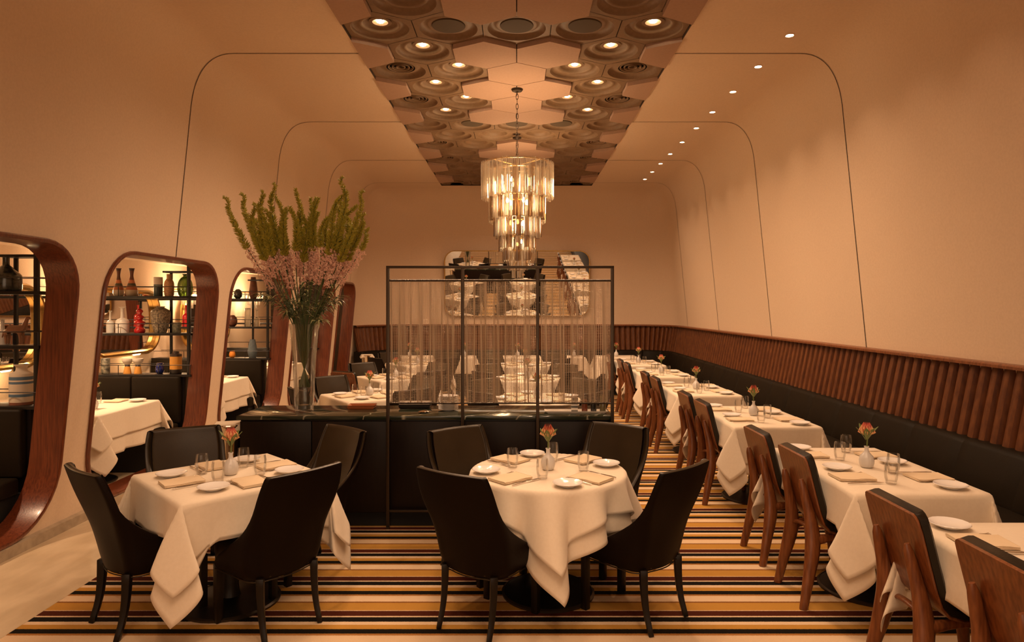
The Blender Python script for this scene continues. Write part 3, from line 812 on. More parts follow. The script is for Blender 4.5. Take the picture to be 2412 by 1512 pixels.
# ---- tables beyond the screen
TB = 'the round centre table %s'
for k, (x, y, tab) in enumerate(((.22, 7.25, 'the round table just behind the screen'), (.15, 9.3, 'the second round table behind the screen'), (.15, 11.5, 'the far round table behind the screen'))):
    round_table(x, y, 0, .455, tab, seed=20+k, full=False)
    for dx, dy, nn in ((-.55, -.5, 'front left'), (.55, -.5, 'front right'), (-.55, .52, 'back left'), (.55, .52, 'back right')):
        leather((x+dx*1.05, y+dy*1.15), (-dx, -dy), 'brown leather chair, %s of %s' % (nn, tab), 'leather chairs behind the screen')
for k, (x, y, tab) in enumerate(((-1.66, 7.5, 'the square table left of the screen'), (-1.72, 9.45, 'the second square table left of the screen'), (-1.75, 11.7, 'the far left square table'))):
    square_table(x, y, PI/4-.15, .395, tab, ('back right', 'back left', 'front left', 'front right'), full=False, seed=40+k)
    for dx, dy, nn in ((-.58, -.5, 'front left'), (.55, -.55, 'front right'), (-.6, .58, 'back left'), (.5, .58, 'back right')):
        if k == 1 and nn == 'front left':
            wooden(x+dx*.8, y+dy*.9, -.5, 'walnut chair, front left of %s' % tab, 'walnut chairs left of the screen'); continue
        leather((x+dx*1.05, y+dy*1.15), (-dx, -dy), 'brown leather chair %s of %s' % (nn, tab), 'leather chairs behind the screen')
for k, (x, hx) in enumerate(((-2.15, .42), (-1.05, .20), (0.02, .45), (1.15, .20), (2.0, .40))):
    tab = 'the %s back-wall table from the left' % ord_name(k)
    cloth_obj(cloth_rect(hx, .30, .33, ZT+.004, 60+k, s0=.05, wave=.05), x, 13.35, 0, 'white linen cloth over %s' % tab, 'cloths along the back wall')
    place('bk_table%d' % int(hx*100), build_table('b', hx, .30), (x, 13.35, 0), 0, 'dark pedestal of %s' % tab, 'table', 'pedestal tables')
    centre(x, 13.35, ZT+.006, k, tab)

# ------------------------------------------------------------ service counter, screen
CY0, CY1, CX0, CX1, CZ = 5.237, 5.80, -2.21, .765, .887
ct = thing('service_counter', 'long dark wooden service counter standing behind the two front tables', 'counter')
part('body', MB().box(CX0+.02, CX1-.01, CY0+.035, CY1-.01, .115, CZ-.032), 'cabinet', ct, bevel=.003)
part('plinth', MB().box(CX0+.06, CX1-.03, CY0+.07, CY1-.05, 0, .115), 'black', ct)
xs = [CX0+.02, -1.62, -1.01, -.43, .165, CX1-.01]
for a, b in zip(xs[:-1], xs[1:]): part('door', MB().box(a+.004, b-.004, CY0+.012, CY0+.034, .125, CZ-.045), 'cabinet', ct, bevel=.002)
tag(part('countertop', MB().box(CX0, CX1, CY0, CY1, CZ-.03, CZ), 'marble', bevel=.004), 'polished dark green marble countertop with pale veins on the service counter', 'countertop')
sc = thing('metal_screen', 'tall bronze framed screen of three woven wire curtains on the counter front', 'screen', (0, CY0-.014, 0))
PX = [-1.012, -.425, .165, .752]; ZTOP = 2.05; ZRT = 1.955; ZRB = .99
for x in PX: part('post', MB().box(x-.0125, x+.0125, -.0125, .0125, 0, ZTOP), 'bronze', sc, bevel=.002)
part('top_rail', MB().box(PX[0]-.0125, PX[-1]+.0125, -.0125, .0125, ZTOP, ZTOP+.02), 'bronze', sc, bevel=.002)
part('bottom_rail', MB().box(PX[0], PX[-1], -.010, .010, .135, .152), 'bronze', sc, bevel=.002)
for a, b in zip(PX[:-1], PX[1:]):
    part('curtain_rail', MB().tube([(a, 0, ZRT), (b, 0, ZRT)], .009, 10), 'bronze', sc)
    part('curtain_rail', MB().tube([(a, 0, ZRB), (b, 0, ZRB)], .006, 8), 'bronze', sc)
    rnd = random.Random(int(a*100)); W = b-a-.04; NW = 95
    # irregular gathered folds: wires bunch up where the cloth turns
    ph = [rnd.uniform(0, 6.28) for _ in range(4)]
    fx = lambda s: a+.02+W*(s+.016*sin(s*42+ph[0])+.010*sin(s*71+ph[1]))
    fy = lambda s, z: .016*sin(s*52+ph[2]+.4*sin(z*2))+.006*sin(s*97+ph[3])
    m = MB()
    for k in range(NW+1):
        s = k/NW; pts = []
        for q in range(7):
            z = ZRB+.006+(ZRT-.012-ZRB)*q/6; pinch = 1-.85*(abs(q-3)/3)**6
            pts.append((fx(s)+.002*sin(z*5+k), fy(s, z)*pinch, z))
        m.tube(pts, .0017, 4, caps=False)
    nrow = 78
    for r in range(nrow):
        z = ZRB+.008+(ZRT-.02-ZRB)*r/(nrow-1); pinch = 1-.85*(abs((z-ZRB)/(ZRT-ZRB)*2-1))**6
        m.tube([(fx(s/70), fy(s/70, z)*pinch+.0018, z) for s in range(71)], .0011, 3, caps=False)
    part('wire_curtain', m, 'chain', sc, kind='stuff', weld=False, ang=180)
    m = MB()
    for q in range(60):
        s = (q+.5)/60
        for zz in (ZRB+.002, ZRT+.002): m.tube([(a+.02+W*s-.004, -.010, zz-.004), (a+.02+W*s, -.012, zz), (a+.02+W*s+.004, .010, zz+.006)], .003, 5)
    part('chain_edge', m, 'bronze', sc, kind='stuff', weld=False)

# items on the counter
def counter_at(px, py, z=CZ): Y = (CAMZ-z)*F/(py-722); return (px-1217)*Y/F, Y
# tall glass vase with foxtail lilies
VX, VY = -1.755, 5.49; VH = .72
tv = thing('flower_vase', 'tall clear glass vase standing on the left end of the counter', 'vase', (VX, VY, CZ))
part('glass_body', MB().lathe([(0, 0), (.070, 0), (.074, .004), (.078, .06), (.092, .40), (.112, .66), (.124, VH), (.119, VH), (.107, .66), (.086, .40), (.070, .07), (.06, .045), (0, .04)], 40, cap=False), 'vase_glass', tv)
part('water', MB().lathe([(0, .046), (.058, .05), (.068, .08), (.084, .40), (.092, .50), (0, .50)], 32, cap=False), 'water', tv, label='water filling the lower vase')
TIPS = [(125, 165), (180, 125), (285, 190), (395, 150), (430, 88), (485, 225), (545, 115), (600, 250), (672, 168), (700, 178), (730, 228), (770, 162), (860, 70), (885, 155), (985, 150), (925, 222), (960, 260), (955, 318), (978, 348),
        (225, 255), (330, 215), (440, 260), (520, 290), (640, 270), (820, 230), (760, 300), (560, 240), (860, 320), (460, 170), (600, 150), (700, 260), (800, 150), (900, 300), (370, 260)]
rnd = random.Random(11)
ROFF = [-.06, .05, .0, .09, -.03, .07, .02]
def lily(k, px, py):
    sx = 480+px/2.52; sy = 400+py/2.52
    Y = VY+rnd.uniform(-.22, .22); tx = (sx-1217)*VY/F; tz = CAMZ+(722-sy)*VY/F; tx -= VX
    g = thing('foxtail_lily', '', 'flower', (VX, VY, CZ))
    rank = sorted(TIPS, key=lambda q: q[0]).index((px, py))
    tag(g, 'foxtail lily in the counter vase, its green tip %s from the left' % ORD(rank), 'flower', 'foxtail lilies')
    mx = max(-.095, min(.095, tx*.16)); my = (Y-VY)*.3
    hz = tz-CZ; kx = tx; ty = Y-VY
    sd = 1 if rnd.random() < .5 else -1
    Hm = hz-VH; lat = tx-mx; ly = ty-my
    c = .034*sd*(1+abs(tx)); q1, q2, q3 = (.42, .76, .92) if abs(tx) < .38 else (.34, .62, .82)
    raw = spline([(-mx*.5, -my*.5, .20), (mx*.4, my*.4, VH*.66), (mx, my, VH), (mx+lat*q1, my+ly*.3, VH+Hm*.32), (mx+lat*q2+c*.4, my+ly*.6, VH+Hm*.60),
                  (mx+lat*q3+c, my+ly*.8, VH+Hm*(.86 if abs(tx) < .4 else .88)), (mx+lat*.93, ty, VH+Hm*.975), (tx, ty, hz)], 90)
    acc = [0]
    for i in range(1, len(raw)): acc.append(acc[-1]+(raw[i]-raw[i-1]).length)
    pts = []; j = 0
    for i in range(61):
        d = acc[-1]*i/60
        while j < len(acc)-2 and acc[j+1] < d: j += 1
        pts.append(raw[j].lerp(raw[j+1], (d-acc[j])/max(1e-9, acc[j+1]-acc[j])))
    n = len(pts)
    part('stem', MB().tube(pts[::2], [.0055*(1-.5*i/31) for i in range(len(pts[::2]))], 6), 'stem', g)
    s0 = min(i for i, p in enumerate(pts) if p.z > 1.06+ROFF[k % 7])
    mg = MB(); mp = MB(); zp = rnd.uniform(1.20, 1.34)
    L = n-s0
    for i in range(s0, n-1):
        f = (i-s0)/L; a = pts[i]; d = (pts[i+1]-a); dn = d.normalized()
        pink = a.z < zp
        for q in range(18 if pink else 30):
            p = a+d*rnd.random(); ang = rnd.uniform(0, 2*PI)
            u = dn.cross(Vector((0, 1, .2))).normalized(); v = dn.cross(u)
            dirv = (u*cos(ang)+v*sin(ang)+dn*(.35 if pink else .7)).normalized()
            if pink:
                rr = rnd.uniform(.012, .046)*(.75+f); c = p+dirv*rr; s = rnd.uniform(.009, .016)
                e1 = dirv.cross(Vector((rnd.random(), rnd.random(), rnd.random()))).normalized(); e2 = dirv.cross(e1)
                mp.add([c-e1*s, c+dirv*s*.4-e2*s*.45, c+e1*s, c+dirv*s*.4+e2*s*.45, c-e2*s-e1*s*.3, c+e2*s+e1*s*.3], [(0, 1, 2, 3), (4, 1, 5, 3)])
            else:
                rr = .046*(1-max(0, f-.3)/.715)**.55+.003; L1 = rr*rnd.uniform(.75, 1.1)
                w1 = .0042*(1.2-.5*f); e1 = dirv.cross(dn).normalized(); e2 = dirv.cross(e1)
                b0 = p+dirv*L1*.55; t0 = p+dirv*(L1+.006)
                mg.add([p, b0+e1*w1, b0+e2*w1, b0-e1*w1, b0-e2*w1, t0], [(0, 1, 2), (0, 2, 3), (0, 3, 4), (0, 4, 1), (5, 2, 1), (5, 3, 2), (5, 4, 3), (5, 1, 4)])
    part('florets', mp, 'pink', g, label='open pale pink florets at the base of the spike', weld=False, smooth=False)
    part('buds', mg, 'bud', g, label='green buds tapering to the tip', weld=False)
for k, (px, py) in enumerate(TIPS): lily(k, px, py)
def sprig(k, a, reach, hz):
    g = thing('leafy_sprig', 'cream-striped leafy sprig spilling from the counter vase rim, %s from the left' % ORD(k), 'foliage', (VX, VY, CZ), 0, 'sprigs round the vase rim')
    ca, sa = cos(a), sin(a)
    pts = spline([(ca*.03, sa*.03, .45), (ca*.09, sa*.09, VH+.02), (ca*(.1+reach*.5), sa*(.1+reach*.5), VH+hz*.7), (ca*(.1+reach), sa*(.1+reach), VH+hz)], 14)
    part('stem', MB().tube(pts, .003, 5), 'stem', g)
    m = MB(); m2 = MB()
    for i in range(6, 15):
        for q in range(3):
            p = pts[i]; b = a+rnd.uniform(-1.5, 1.5); Lf = rnd.uniform(.06, .11); dr = rnd.uniform(.3, 1.1)
            tgt = m if rnd.random() < .4 else m2
            c2, s2 = cos(b), sin(b)
            def fn(ii, j):
                s = j/5; wd = .0085*sin(PI*min(1, s*.9+.08))*(ii-1)
                return (p.x+c2*Lf*s-s2*wd, p.y+s2*Lf*s+c2*wd, p.z+Lf*(.5*s-dr*s*s)+.002*abs(ii-1))
            tgt.grid(3, 6, fn)
    part('dark_leaves', m, 'leaf', g); part('striped_leaves', m2, 'leafv', g, label='cream striped green leaves')
SPR = sorted([(2*PI*k/17+rnd.uniform(-.15, .15), rnd.uniform(.05, .26), rnd.uniform(.02, .34)) for k in range(17)], key=lambda q: cos(q[0])*q[1])
for k, q in enumerate(SPR): sprig(k, *q)
def trayb(w, d, h=.018):
    m = MB(); pr = [(0, .003), (.86, .003), (1, h), (1.01, h+.002), (1.02, h), (.90, 0), (0, 0)]
    def fn(i, j):
        a = [(-1, -1), (1, -1), (1, 1), (-1, 1)][i]; r, z = pr[j]; return (a[0]*w/2*r, a[1]*d/2*r, z)
    m.grid(4, len(pr), fn, closeu=True); return m
M['tray_wood'] = mat('tray_wood', (.34, .10, .03), .3, coat=.3); M['tray_dark'] = mat('tray_dark', (.03, .028, .026), .3); M['tray_white'] = mat('tray_white', (.75, .70, .62), .25)
x, y = counter_at(853, 962)
for q in range(2): tag(part('serving_tray', trayb(.225, .12), 'tray_wood', loc=(x, y, CZ+.0005+q*.014), bevel=0, smooth=False, rz=.03*q), 'small red-brown lacquer tray on the counter beside the screen post, %s of two' % ('lower', 'upper')[q], 'tray', 'lacquer trays')
x, y = counter_at(978, 960)
for q in range(3): tag(part('serving_tray', trayb(.265, .13), 'tray_dark' if q < 2 else 'tray_white', loc=(x, y, CZ+.0005+q*.014), smooth=False, rz=.02*q), '%s rectangular tray behind the left curtain, %s of the stack' % (('black', 'black', 'white')[q], ('bottom', 'middle', 'top')[q]), 'tray', 'trays behind the left curtain')
x, y = counter_at(1000, 972); tag(part('shell_dish', MB().lathe([(0, 0), (.028, 0), (.05, .010), (.052, .012), (.04, .016), (.02, .02), (0, .022)], 28, cap=False, wob=lambda t, z: .05*cos(9*t)), 'chrome', loc=(x, y, CZ)), 'small silver shell-shaped dish on the marble counter', 'dish')
x, y = counter_at(1056, 966)
pl = part('dinner_plate', MB().lathe([(0, .0), (.05, 0), (.053, .003), (.076, .010), (.083, .013), (.083, .0155), (.074, .013), (.05, .006), (0, .006)], 36, cap=False), 'china')
for q in range(12):
    o = pl if q == 0 else pl.copy()
    if q: COL.objects.link(o)
    o.location = (x, y, CZ+.0005+q*.0098)
    tag(o, 'round white plate in the stack on the counter, %s from the bottom' % ord_name(q), 'plate', 'stack of plates on the counter')
x, y = counter_at(1356, 971); tag(part('long_tray', trayb(.50, .12, .016), 'tray_white', loc=(x, y, CZ+.0005), smooth=False), 'long shallow white tray holding bottles at the right end of the counter', 'tray')
M['box_pat'] = banded('condiment_box', [(0, (.03, .03, .03)), (.12, (.7, .66, .6)), (.30, (.05, .05, .05)), (.42, (.7, .66, .6)), (.8, (.02, .02, .02))], scale=.115)
bx = part('condiment_box', MB().box(-.026, .026, -.02, .02, 0, .115), 'box_pat', loc=(x+.0, y-.005, CZ+.006), bevel=.003); bx.location.x = (1353-1217)*y/F
tag(bx, 'small black and white box standing on the long white tray', 'box')
def bottle(px, h, r, m_, lab, nm='bottle', cap='black_metal'):
    t = thing(nm, lab, 'bottle', ((px-1217)*y/F, y, CZ+.006))
    part('body', MB().lathe([(0, 0), (r, 0), (r*1.02, .004), (r, h*.72), (r*.55, h*.82), (r*.5, h*.86)], 24, cap=False), m_, t)
    part('cap', MB().lathe([(0, h*.85), (r*.58, h*.85), (r*.58, h), (0, h)], 20, cap=False), cap, t)
M['amber'] = mat('amber_glass', (.16, .035, .012), .15, coat=.5); M['darkg'] = mat('dark_bottle', (.012, .010, .010), .15, coat=.5); M['oilg'] = mat('oil_bottle', (.12, .10, .04), .12, coat=.5)
bottle(1377, .125, .024, 'amber', 'amber bottle beside the small box on the long tray')
bottle(1398, .12, .024, 'darkg', 'black bottle between amber and olive bottles on the long tray')
bottle(1420, .165, .025, 'oilg', 'olive green bottle at the right end of the long tray')

# wine coolers with folded cloths
def cooler(x, y, h, label):
    t = thing('wine_cooler', label, 'wine cooler', (x, y, 0))
    part('stand', MB().lathe([(.14, 0), (.145, .008), (.03, .02), (.018, .05), (.018, h-.30), (.07, h-.28)], 28, cap=True), 'chrome', t)
    part('bucket', MB().lathe([(0, h-.28), (.085, h-.28), (.092, h-.26), (.112, h-.02), (.118, h-.01), (.116, h), (.106, h-.01), (.085, h-.25), (0, h-.26)], 36, cap=False), 'chrome', t)
    tag(cloth_obj(cloth_rect(.10, .08, .06, h+.006, 5, s0=.2, wave=.05), x, y, .3, '', ''), 'folded cream cloth lying over the %s' % label.split(' ', 2)[2], 'cloth')
cooler(-2.31, 5.35, .81, 'polished chrome wine cooler on a stand, left of the service counter')
cooler(-2.95, 13.1, .80, 'small chrome wine cooler on a stand, at the far left corner')

# ------------------------------------------------------------ chandeliers
def tubemesh(L, r, nm, mt):
    m = MB(); N = 18
    prof = [(r, 0), (r, L*.06), (r, L*.94), (r*.98, L)]
    m.lathe(prof, N, cap=False, wob=lambda t, z: .16*cos(3*t))
    prof2 = [(r*.55, 0), (r*.55, L)]
    me = m.mesh(nm, ang=80); me.materials.append(M[mt]); return me
def chandelier(x, y, ztop, label, S=1.0, detail=True, group=None, chainlen=None):
    t = thing('chandelier', label, 'chandelier', (x, y, ztop), 0, group)
    # radius, tubes, top, length, smoky every
    tiers = [(.385, 38, 0, .40, 0), (.30, 22, -.07, .55, 2), (.245, 16, -.36, .47, 4), (.185, 12, -.60, .35, 2), (.125, 8, -.80, .29, 2), (.065, 5, -.97, .22, 0)]
    for r, n, z1, L, sm_ in tiers:
        r *= S; z1 *= S; L *= S
        me = {c: tubemesh(L, .027*S, 'glass_tube', c) for c in ('crystal', 'crystal_s')}
        rn = random.Random(n)
        for k in range(n):
            a = 2*PI*k/n+.05; sm2 = sm_ and k % sm_ == 0
            o = part('glass_tube', me['crystal_s' if sm2 else 'crystal'], None, t, loc=(r*cos(a), r*sin(a), z1-L-rn.uniform(0, .02)*S))
            if sm2: o['label'] = 'smoky brown glass tube'
        part('ring', MB().lathe([(r-.014*S, z1-.01), (r-.014*S, z1-.022), (r-.004*S, z1-.022), (r-.004*S, z1-.01), (r-.014*S, z1-.01)], 40, cap=False), 'brass', t)
    for k in range(4):
        a = PI/4+k*PI/2; part('arm', MB().tube([(0, 0, -.03*S), (.37*S*cos(a), .37*S*sin(a), -.016*S)], .005, 6), 'brass', t)
    part('shaft', MB().tube([(0, 0, .04*S), (0, 0, -1.0*S)], .012*S, 10), 'brass', t)
    for zz, nb, rb, pw in ((-.22, 5, .17, 16), (-.44, 4, .13, 9), (-.68, 3, .08, 3), (-.92, 1, .0, 1)):
        for k in range(nb):
            a = 2*PI*k/nb+.6; bx_ = (rb*S*cos(a), rb*S*sin(a), zz*S)
            part('bulb', MB().lathe([(0, -.022*S), (.012*S, -.018*S), (.018*S, 0), (.012*S, .022*S), (.006*S, .035*S)], 14, cap=False), 'bulb', t, loc=bx_)
        lamp('POINT', 'chandelier_glow', (0, 0, zz*S), pw*S*S*P_CH, (1, .66, .36), .10*S, parent=t)
    if chainlen:
        part('canopy', MB().lathe([(0, 0), (.02, -.03), (.055, -.022), (.067, -.006), (.067, .0)], 28, cap=False), 'bronze', t, loc=(0, 0, chainlen))
        nl = int(chainlen/.052); step = chainlen/nl
        for k in range(nl):
            pts = []
            for q in range(13):
                b = 2*PI*q/12; u = .013*cos(b); z = step*.62*sin(b)
                pts.append((u if k % 2 else 0, 0 if k % 2 else u, step*(k+.5)+z))
            part('chain_link', MB().tube(pts, .0035, 6, caps=False), 'bronze', t)
    return t
ZC = CAMZ+1.62
chandelier(.005, 7.49, ZC, 'large tiered chandelier of clear and smoky glass tubes hanging above the counter', chainlen=HC-.03-ZC)
chandelier(.005, 9.62, ZC, 'second tiered glass chandelier, hanging directly behind the near one', chainlen=HC-.03-ZC)

# ------------------------------------------------------------ mirror on the back wall
def rr2(w, h, r, n=10):
    L = []
    for cx, cz, a0 in ((w/2-r, -h/2+r, -PI/2), (w/2-r, h/2-r, 0), (-w/2+r, h/2-r, PI/2), (-w/2+r, -h/2+r, PI)):
        for k in range(n): a = a0+PI/2*k/(n-1); L.append((cx+r*cos(a), cz+r*sin(a)))
    return L
def framed_mirror(label, w, h, r, fw, depth, loc, rot, grp=None):
    t = thing('wall_mirror', label, 'mirror', loc, 0, grp); t.rotation_euler = rot
    L = rr2(w, h, r); part('mirror_glass', MB().add([(x, 0, z) for x, z in L]+[(x, .006, z) for x, z in L], [tuple(range(len(L))), tuple(range(len(L), 2*len(L)))[::-1]]), 'mirror', t, smooth=False)
    ps = [(0, -.002), (0, -depth*.7), (fw*.3, -depth), (fw*.7, -depth), (fw, -depth*.6), (fw, .012), (0, .012)]
    def fn(i, j):
        g, d = ps[j]; LL = rr2(w+2*g, h+2*g, r+g); return (LL[i][0], d, LL[i][1])
    part('frame', MB().grid(len(L), len(ps), fn, closeu=True), 'brass', t, label='slim brass frame'); return t
MW, MH = 3.16, 1.42
al = math.radians(7.0)
framed_mirror('wide round-cornered mirror in a thin brass frame tilted on the back wall', MW, MH, .22, .022, .03, ((1218-1217)/F*14.6, YB-.13, CAMZ+(722-668)*14.6/F), (-al*-1*0+al, 0, 0))

# ------------------------------------------------------------ booth room behind the window wall
XB = -5.40; ZB = 2.40
struct('wall_booth_far', MB().box(XB-.1, XB, YF, 15, 0, ZB+.1), 'plaster')
struct('ceiling_booth', MB().box(XB, -3.5, YF, 15, ZB, ZB+.05), 'plaster')
struct('wall_booth_end', MB().box(XB, -3.4, 14.6, 14.7, 0, ZB), 'joint')
struct('wall_booth_near', MB().box(XB, -3.75, 2.2, 2.3, 0, ZB), 'plaster')
DIV = [5.12, 7.48, 9.84, 12.2]; XE = -3.66
names = ['first', 'second', 'third', 'farthest']
for k, yd in enumerate(DIV):
    if k == 0: pass
    t = thing('booth_banquette', 'black leather booth banquette behind the window wall, %s window from the camera' % names[k], 'banquette', (0, yd, 0), 0, 'booth banquettes')
    part('base', MB().box(XB+.02, XE-.12, -.12, .12, 0, .33), 'black', t, bevel=.01)
    part('core', MB().box(XB+.02, XE-.07, -.02, .08, .33, .975), 'cabinet', t, bevel=.004)
    nc = 3; L = (XE-XB-.12)/nc
    for q in range(nc):
        x0 = XB+.03+q*L; part('back_cushion', MB().box(x0+.002, x0+L-.002, -.10, -.02, .45, .97), 'bench', t, bevel=.02, seg=3)
        part('seat_cushion', MB().box(x0+.002, x0+L-.002, -.50, -.10, .33, .46), 'bench', t, bevel=.025, seg=3)
    part('plinth', MB().box(XB+.02, XE-.12, -.48, -.12, 0, .33), 'black', t)
    s = thing('display_shelf', 'black metal display shelf on the booth divider, seen through the %s window from the camera' % names[k], 'shelf', (0, yd+.03, 0), 0, 'display shelves')
    for z, nm in ((1.868, 'shelf'), (1.452, 'shelf'), (.990, 'shelf')):
        part('shelf', MB().box(XB+.02, XE+.02, -.09, .13, z-.026, z+.0), 'black_metal', s, bevel=.002)
        m = MB()
        for yy in (-.088, .128):
            m.tube([(XB+.05, yy, z+.105), (XE+.02, yy, z+.105)], .004, 6)
            for xx in (XB+.5, XB+.95, XB+1.4, XE+.015): m.tube([(xx, yy, z), (xx, yy, z+.105)], .004, 6)
        m.tube([(XE+.015, -.088, z+.105), (XE+.015, .128, z+.105)], .004, 6)
        part('guard_rail', m, 'black_metal', s, weld=False)
    part('post', MB().box(XE-.032, XE+.0, -.075, -.045, .975, 2.37), 'black_metal', s, bevel=.002)
    part('post', MB().box(XE-.31, XE-.285, .09, .115, .975, 2.15), 'black_metal', s, bevel=.002)
    part('top_bar', MB().box(XE-.31, XE+.0, -.065, .115, 2.13, 2.15), 'black_metal', s, bevel=.002)
for k, yc in enumerate((6.62, 8.98, 11.35)):
    tab = 'the booth table behind the %s window' % names[k+1]; xc, hx, hy = -4.30, .44, .50
    place('bt_table', build_table('bt', hx, hy), (xc, yc, 0), 0, 'dark pedestal of %s' % tab, 'table', 'pedestal tables')
    cloth_obj(cloth_rect(hx+.008, hy+.008, .40, ZT, 70+k, s0=.08, fold=.8, lift=(0, 0, .5, .5)), xc, yc, 0, 'longer white under-cloth below the top cloth of %s' % tab, 'under-cloths')
    cloth_obj(cloth_rect(hx+.012, hy+.012, .25, ZT+.004, 70+k, s0=.15, lift=(0, 0, .1, .3)), xc, yc, 0, 'white linen top cloth over %s' % tab, 'top cloths')
    setting(xc, yc, 0, ZT+.006, (0, -1), .1, hy, ('near place of', tab), False)
    setting(xc, yc, 0, ZT+.006, (0, 1), -.1, hy, ('far place of', tab), False)
    centre(xc+.16, yc-.12, ZT+.006, k+.5, tab)
    lamp('SPOT', 'booth_lamp', (-4.45, yc, ZB-.03), P_SIDE*2.4, spot=math.radians(120), aim=(-.15, 0, -1), size=.05)
lamp('SPOT', 'booth_lamp', (-4.45, 4.3, ZB-.03), P_SIDE*2.0, spot=math.radians(120), aim=(-.15, 0, -1), size=.05)
for k, yc in enumerate((4.2, 6.55, 8.91, 11.27)):
    framed_mirror('brass framed rounded mirror on the far booth wall, %s from the camera' % names[k], 1.5, .78, .26, .07, .08, (XB+.12, yc, 1.54), (0, .0, PI/2), 'booth mirrors')
    lamp('POINT', 'mirror_glow', (XB+.16, yc+.3, 1.06), 2.2, (1, .68, .34), .06)
for k, yc in enumerate((5.45, 7.9, 10.35, 12.9)):
    t = thing('wall_sconce', 'small glass tube sconce glowing on the far booth wall, %s from the camera' % names[k], 'wall light', (-5.1, yc, 2.02), 0, 'booth wall sconces')
    for r, n, z1, L in ((.15, 12, 0, .16), (.10, 9, -.08, .16), (.05, 5, -.16, .14)):
        for q in range(n):
            a = 2*PI*q/n; part('glass_tube', MB().lathe([(.014, 0), (.014, L)], 8, cap=False), 'crystal', t, loc=(r*cos(a), r*sin(a), z1-L))
    part('stem', MB().tube([(0, 0, .02), (0, 0, -.12)], .008, 8), 'brass', t); part('bracket', MB().tube([(0, 0, .0), (-.29, 0, .0)], .01, 8), 'brass', t)
    part('bulb', MB().lathe([(0, -.02), (.014, -.014), (.02, 0), (.014, .02), (.006, .034)], 14, cap=False), 'bulb', t, loc=(0, 0, -.10))
    lamp('POINT', 'sconce_glow', (0, 0, -.10), P_SIDE*.5, (1, .66, .36), .06, parent=t)

# ornaments ---------------------------------------------------------
OR = {}
def mo(n, *a, **k): M[n] = mat(n, *a, **k); return n
mo('o_white', (.62, .60, .55), .25); mo('o_red', (.42, .012, .012), .12, coat=.6); mo('o_dark', (.016, .018, .016), .2, col2=(.05, .06, .05), nscale=25, coat=.5)
mo('o_speck', (.40, .34, .24), .5, col2=(.06, .05, .04), nscale=60); mo('o_wick', (.36, .17, .07), .5, col2=(.60, .36, .17), nscale=45, stretch=(1, 1, 2)); mo('o_blue', (.010, .018, .14), .15, coat=.5)
mo('o_bluegrey', (.09, .12, .14), .6, noise=.3, nscale=30); mo('o_orange', (.55, .19, .02), .3); mo('o_brown', (.15, .05, .025), .4, noise=.4, nscale=18); mo('o_wood', (.22, .10, .045), .5)
mo('o_pat', (.035, .035, .03), .4, col2=(.30, .28, .2), nscale=30); mo('o_jar', (.10, .12, .09), .2, col2=(.3, .3, .22), nscale=35)
M['o_green'] = glassy('o_green', (.32, .42, .16), base=.08, body=(.3, .45, .1), bodyw=.25); M['o_clear'] = glassy('o_clear', (.78, .76, .70), base=.08, body=(.9, .85, .75), bodyw=.25)
M['o_stripe'] = banded('o_stripe', [(0, (.18, .06, .03)), (.07, (.55, .47, .36)), (.2, (.07, .13, .20)), (.27, (.55, .47, .36)), (.52, (.07, .13, .20)), (.58, (.55, .47, .36)), (.62, (.07, .13, .20)), (.7, (.55, .47, .36))], scale=.31, rough=.6)
M['o_band'] = banded('o_band', [(0, (.40, .33, .25)), (.22, (.30, .09, .035)), (.36, (.05, .05, .03)), (.46, (.40, .14, .06)), (.58, (.10, .035, .02)), (.9, (.04, .02, .015))], scale=.315, rough=.35)
M['o_teal'] = banded('o_teal', [(0, (.03, .06, .06)), (.45, (.10, .15, .15)), (.6, (.60, .57, .52))], scale=.22, rough=.3)
M['o_lant'] = banded('o_lant', [(0, (.02, .015, .012)), (.2, (.62, .30, .05)), (.78, (.05, .03, .02))], scale=.25, rough=.35)
M['o_gob'] = banded('o_gob', [(0, (.60, .28, .05)), (.5, (.03, .02, .02)), (.62, (.62, .57, .48))], scale=.165, rough=.35)
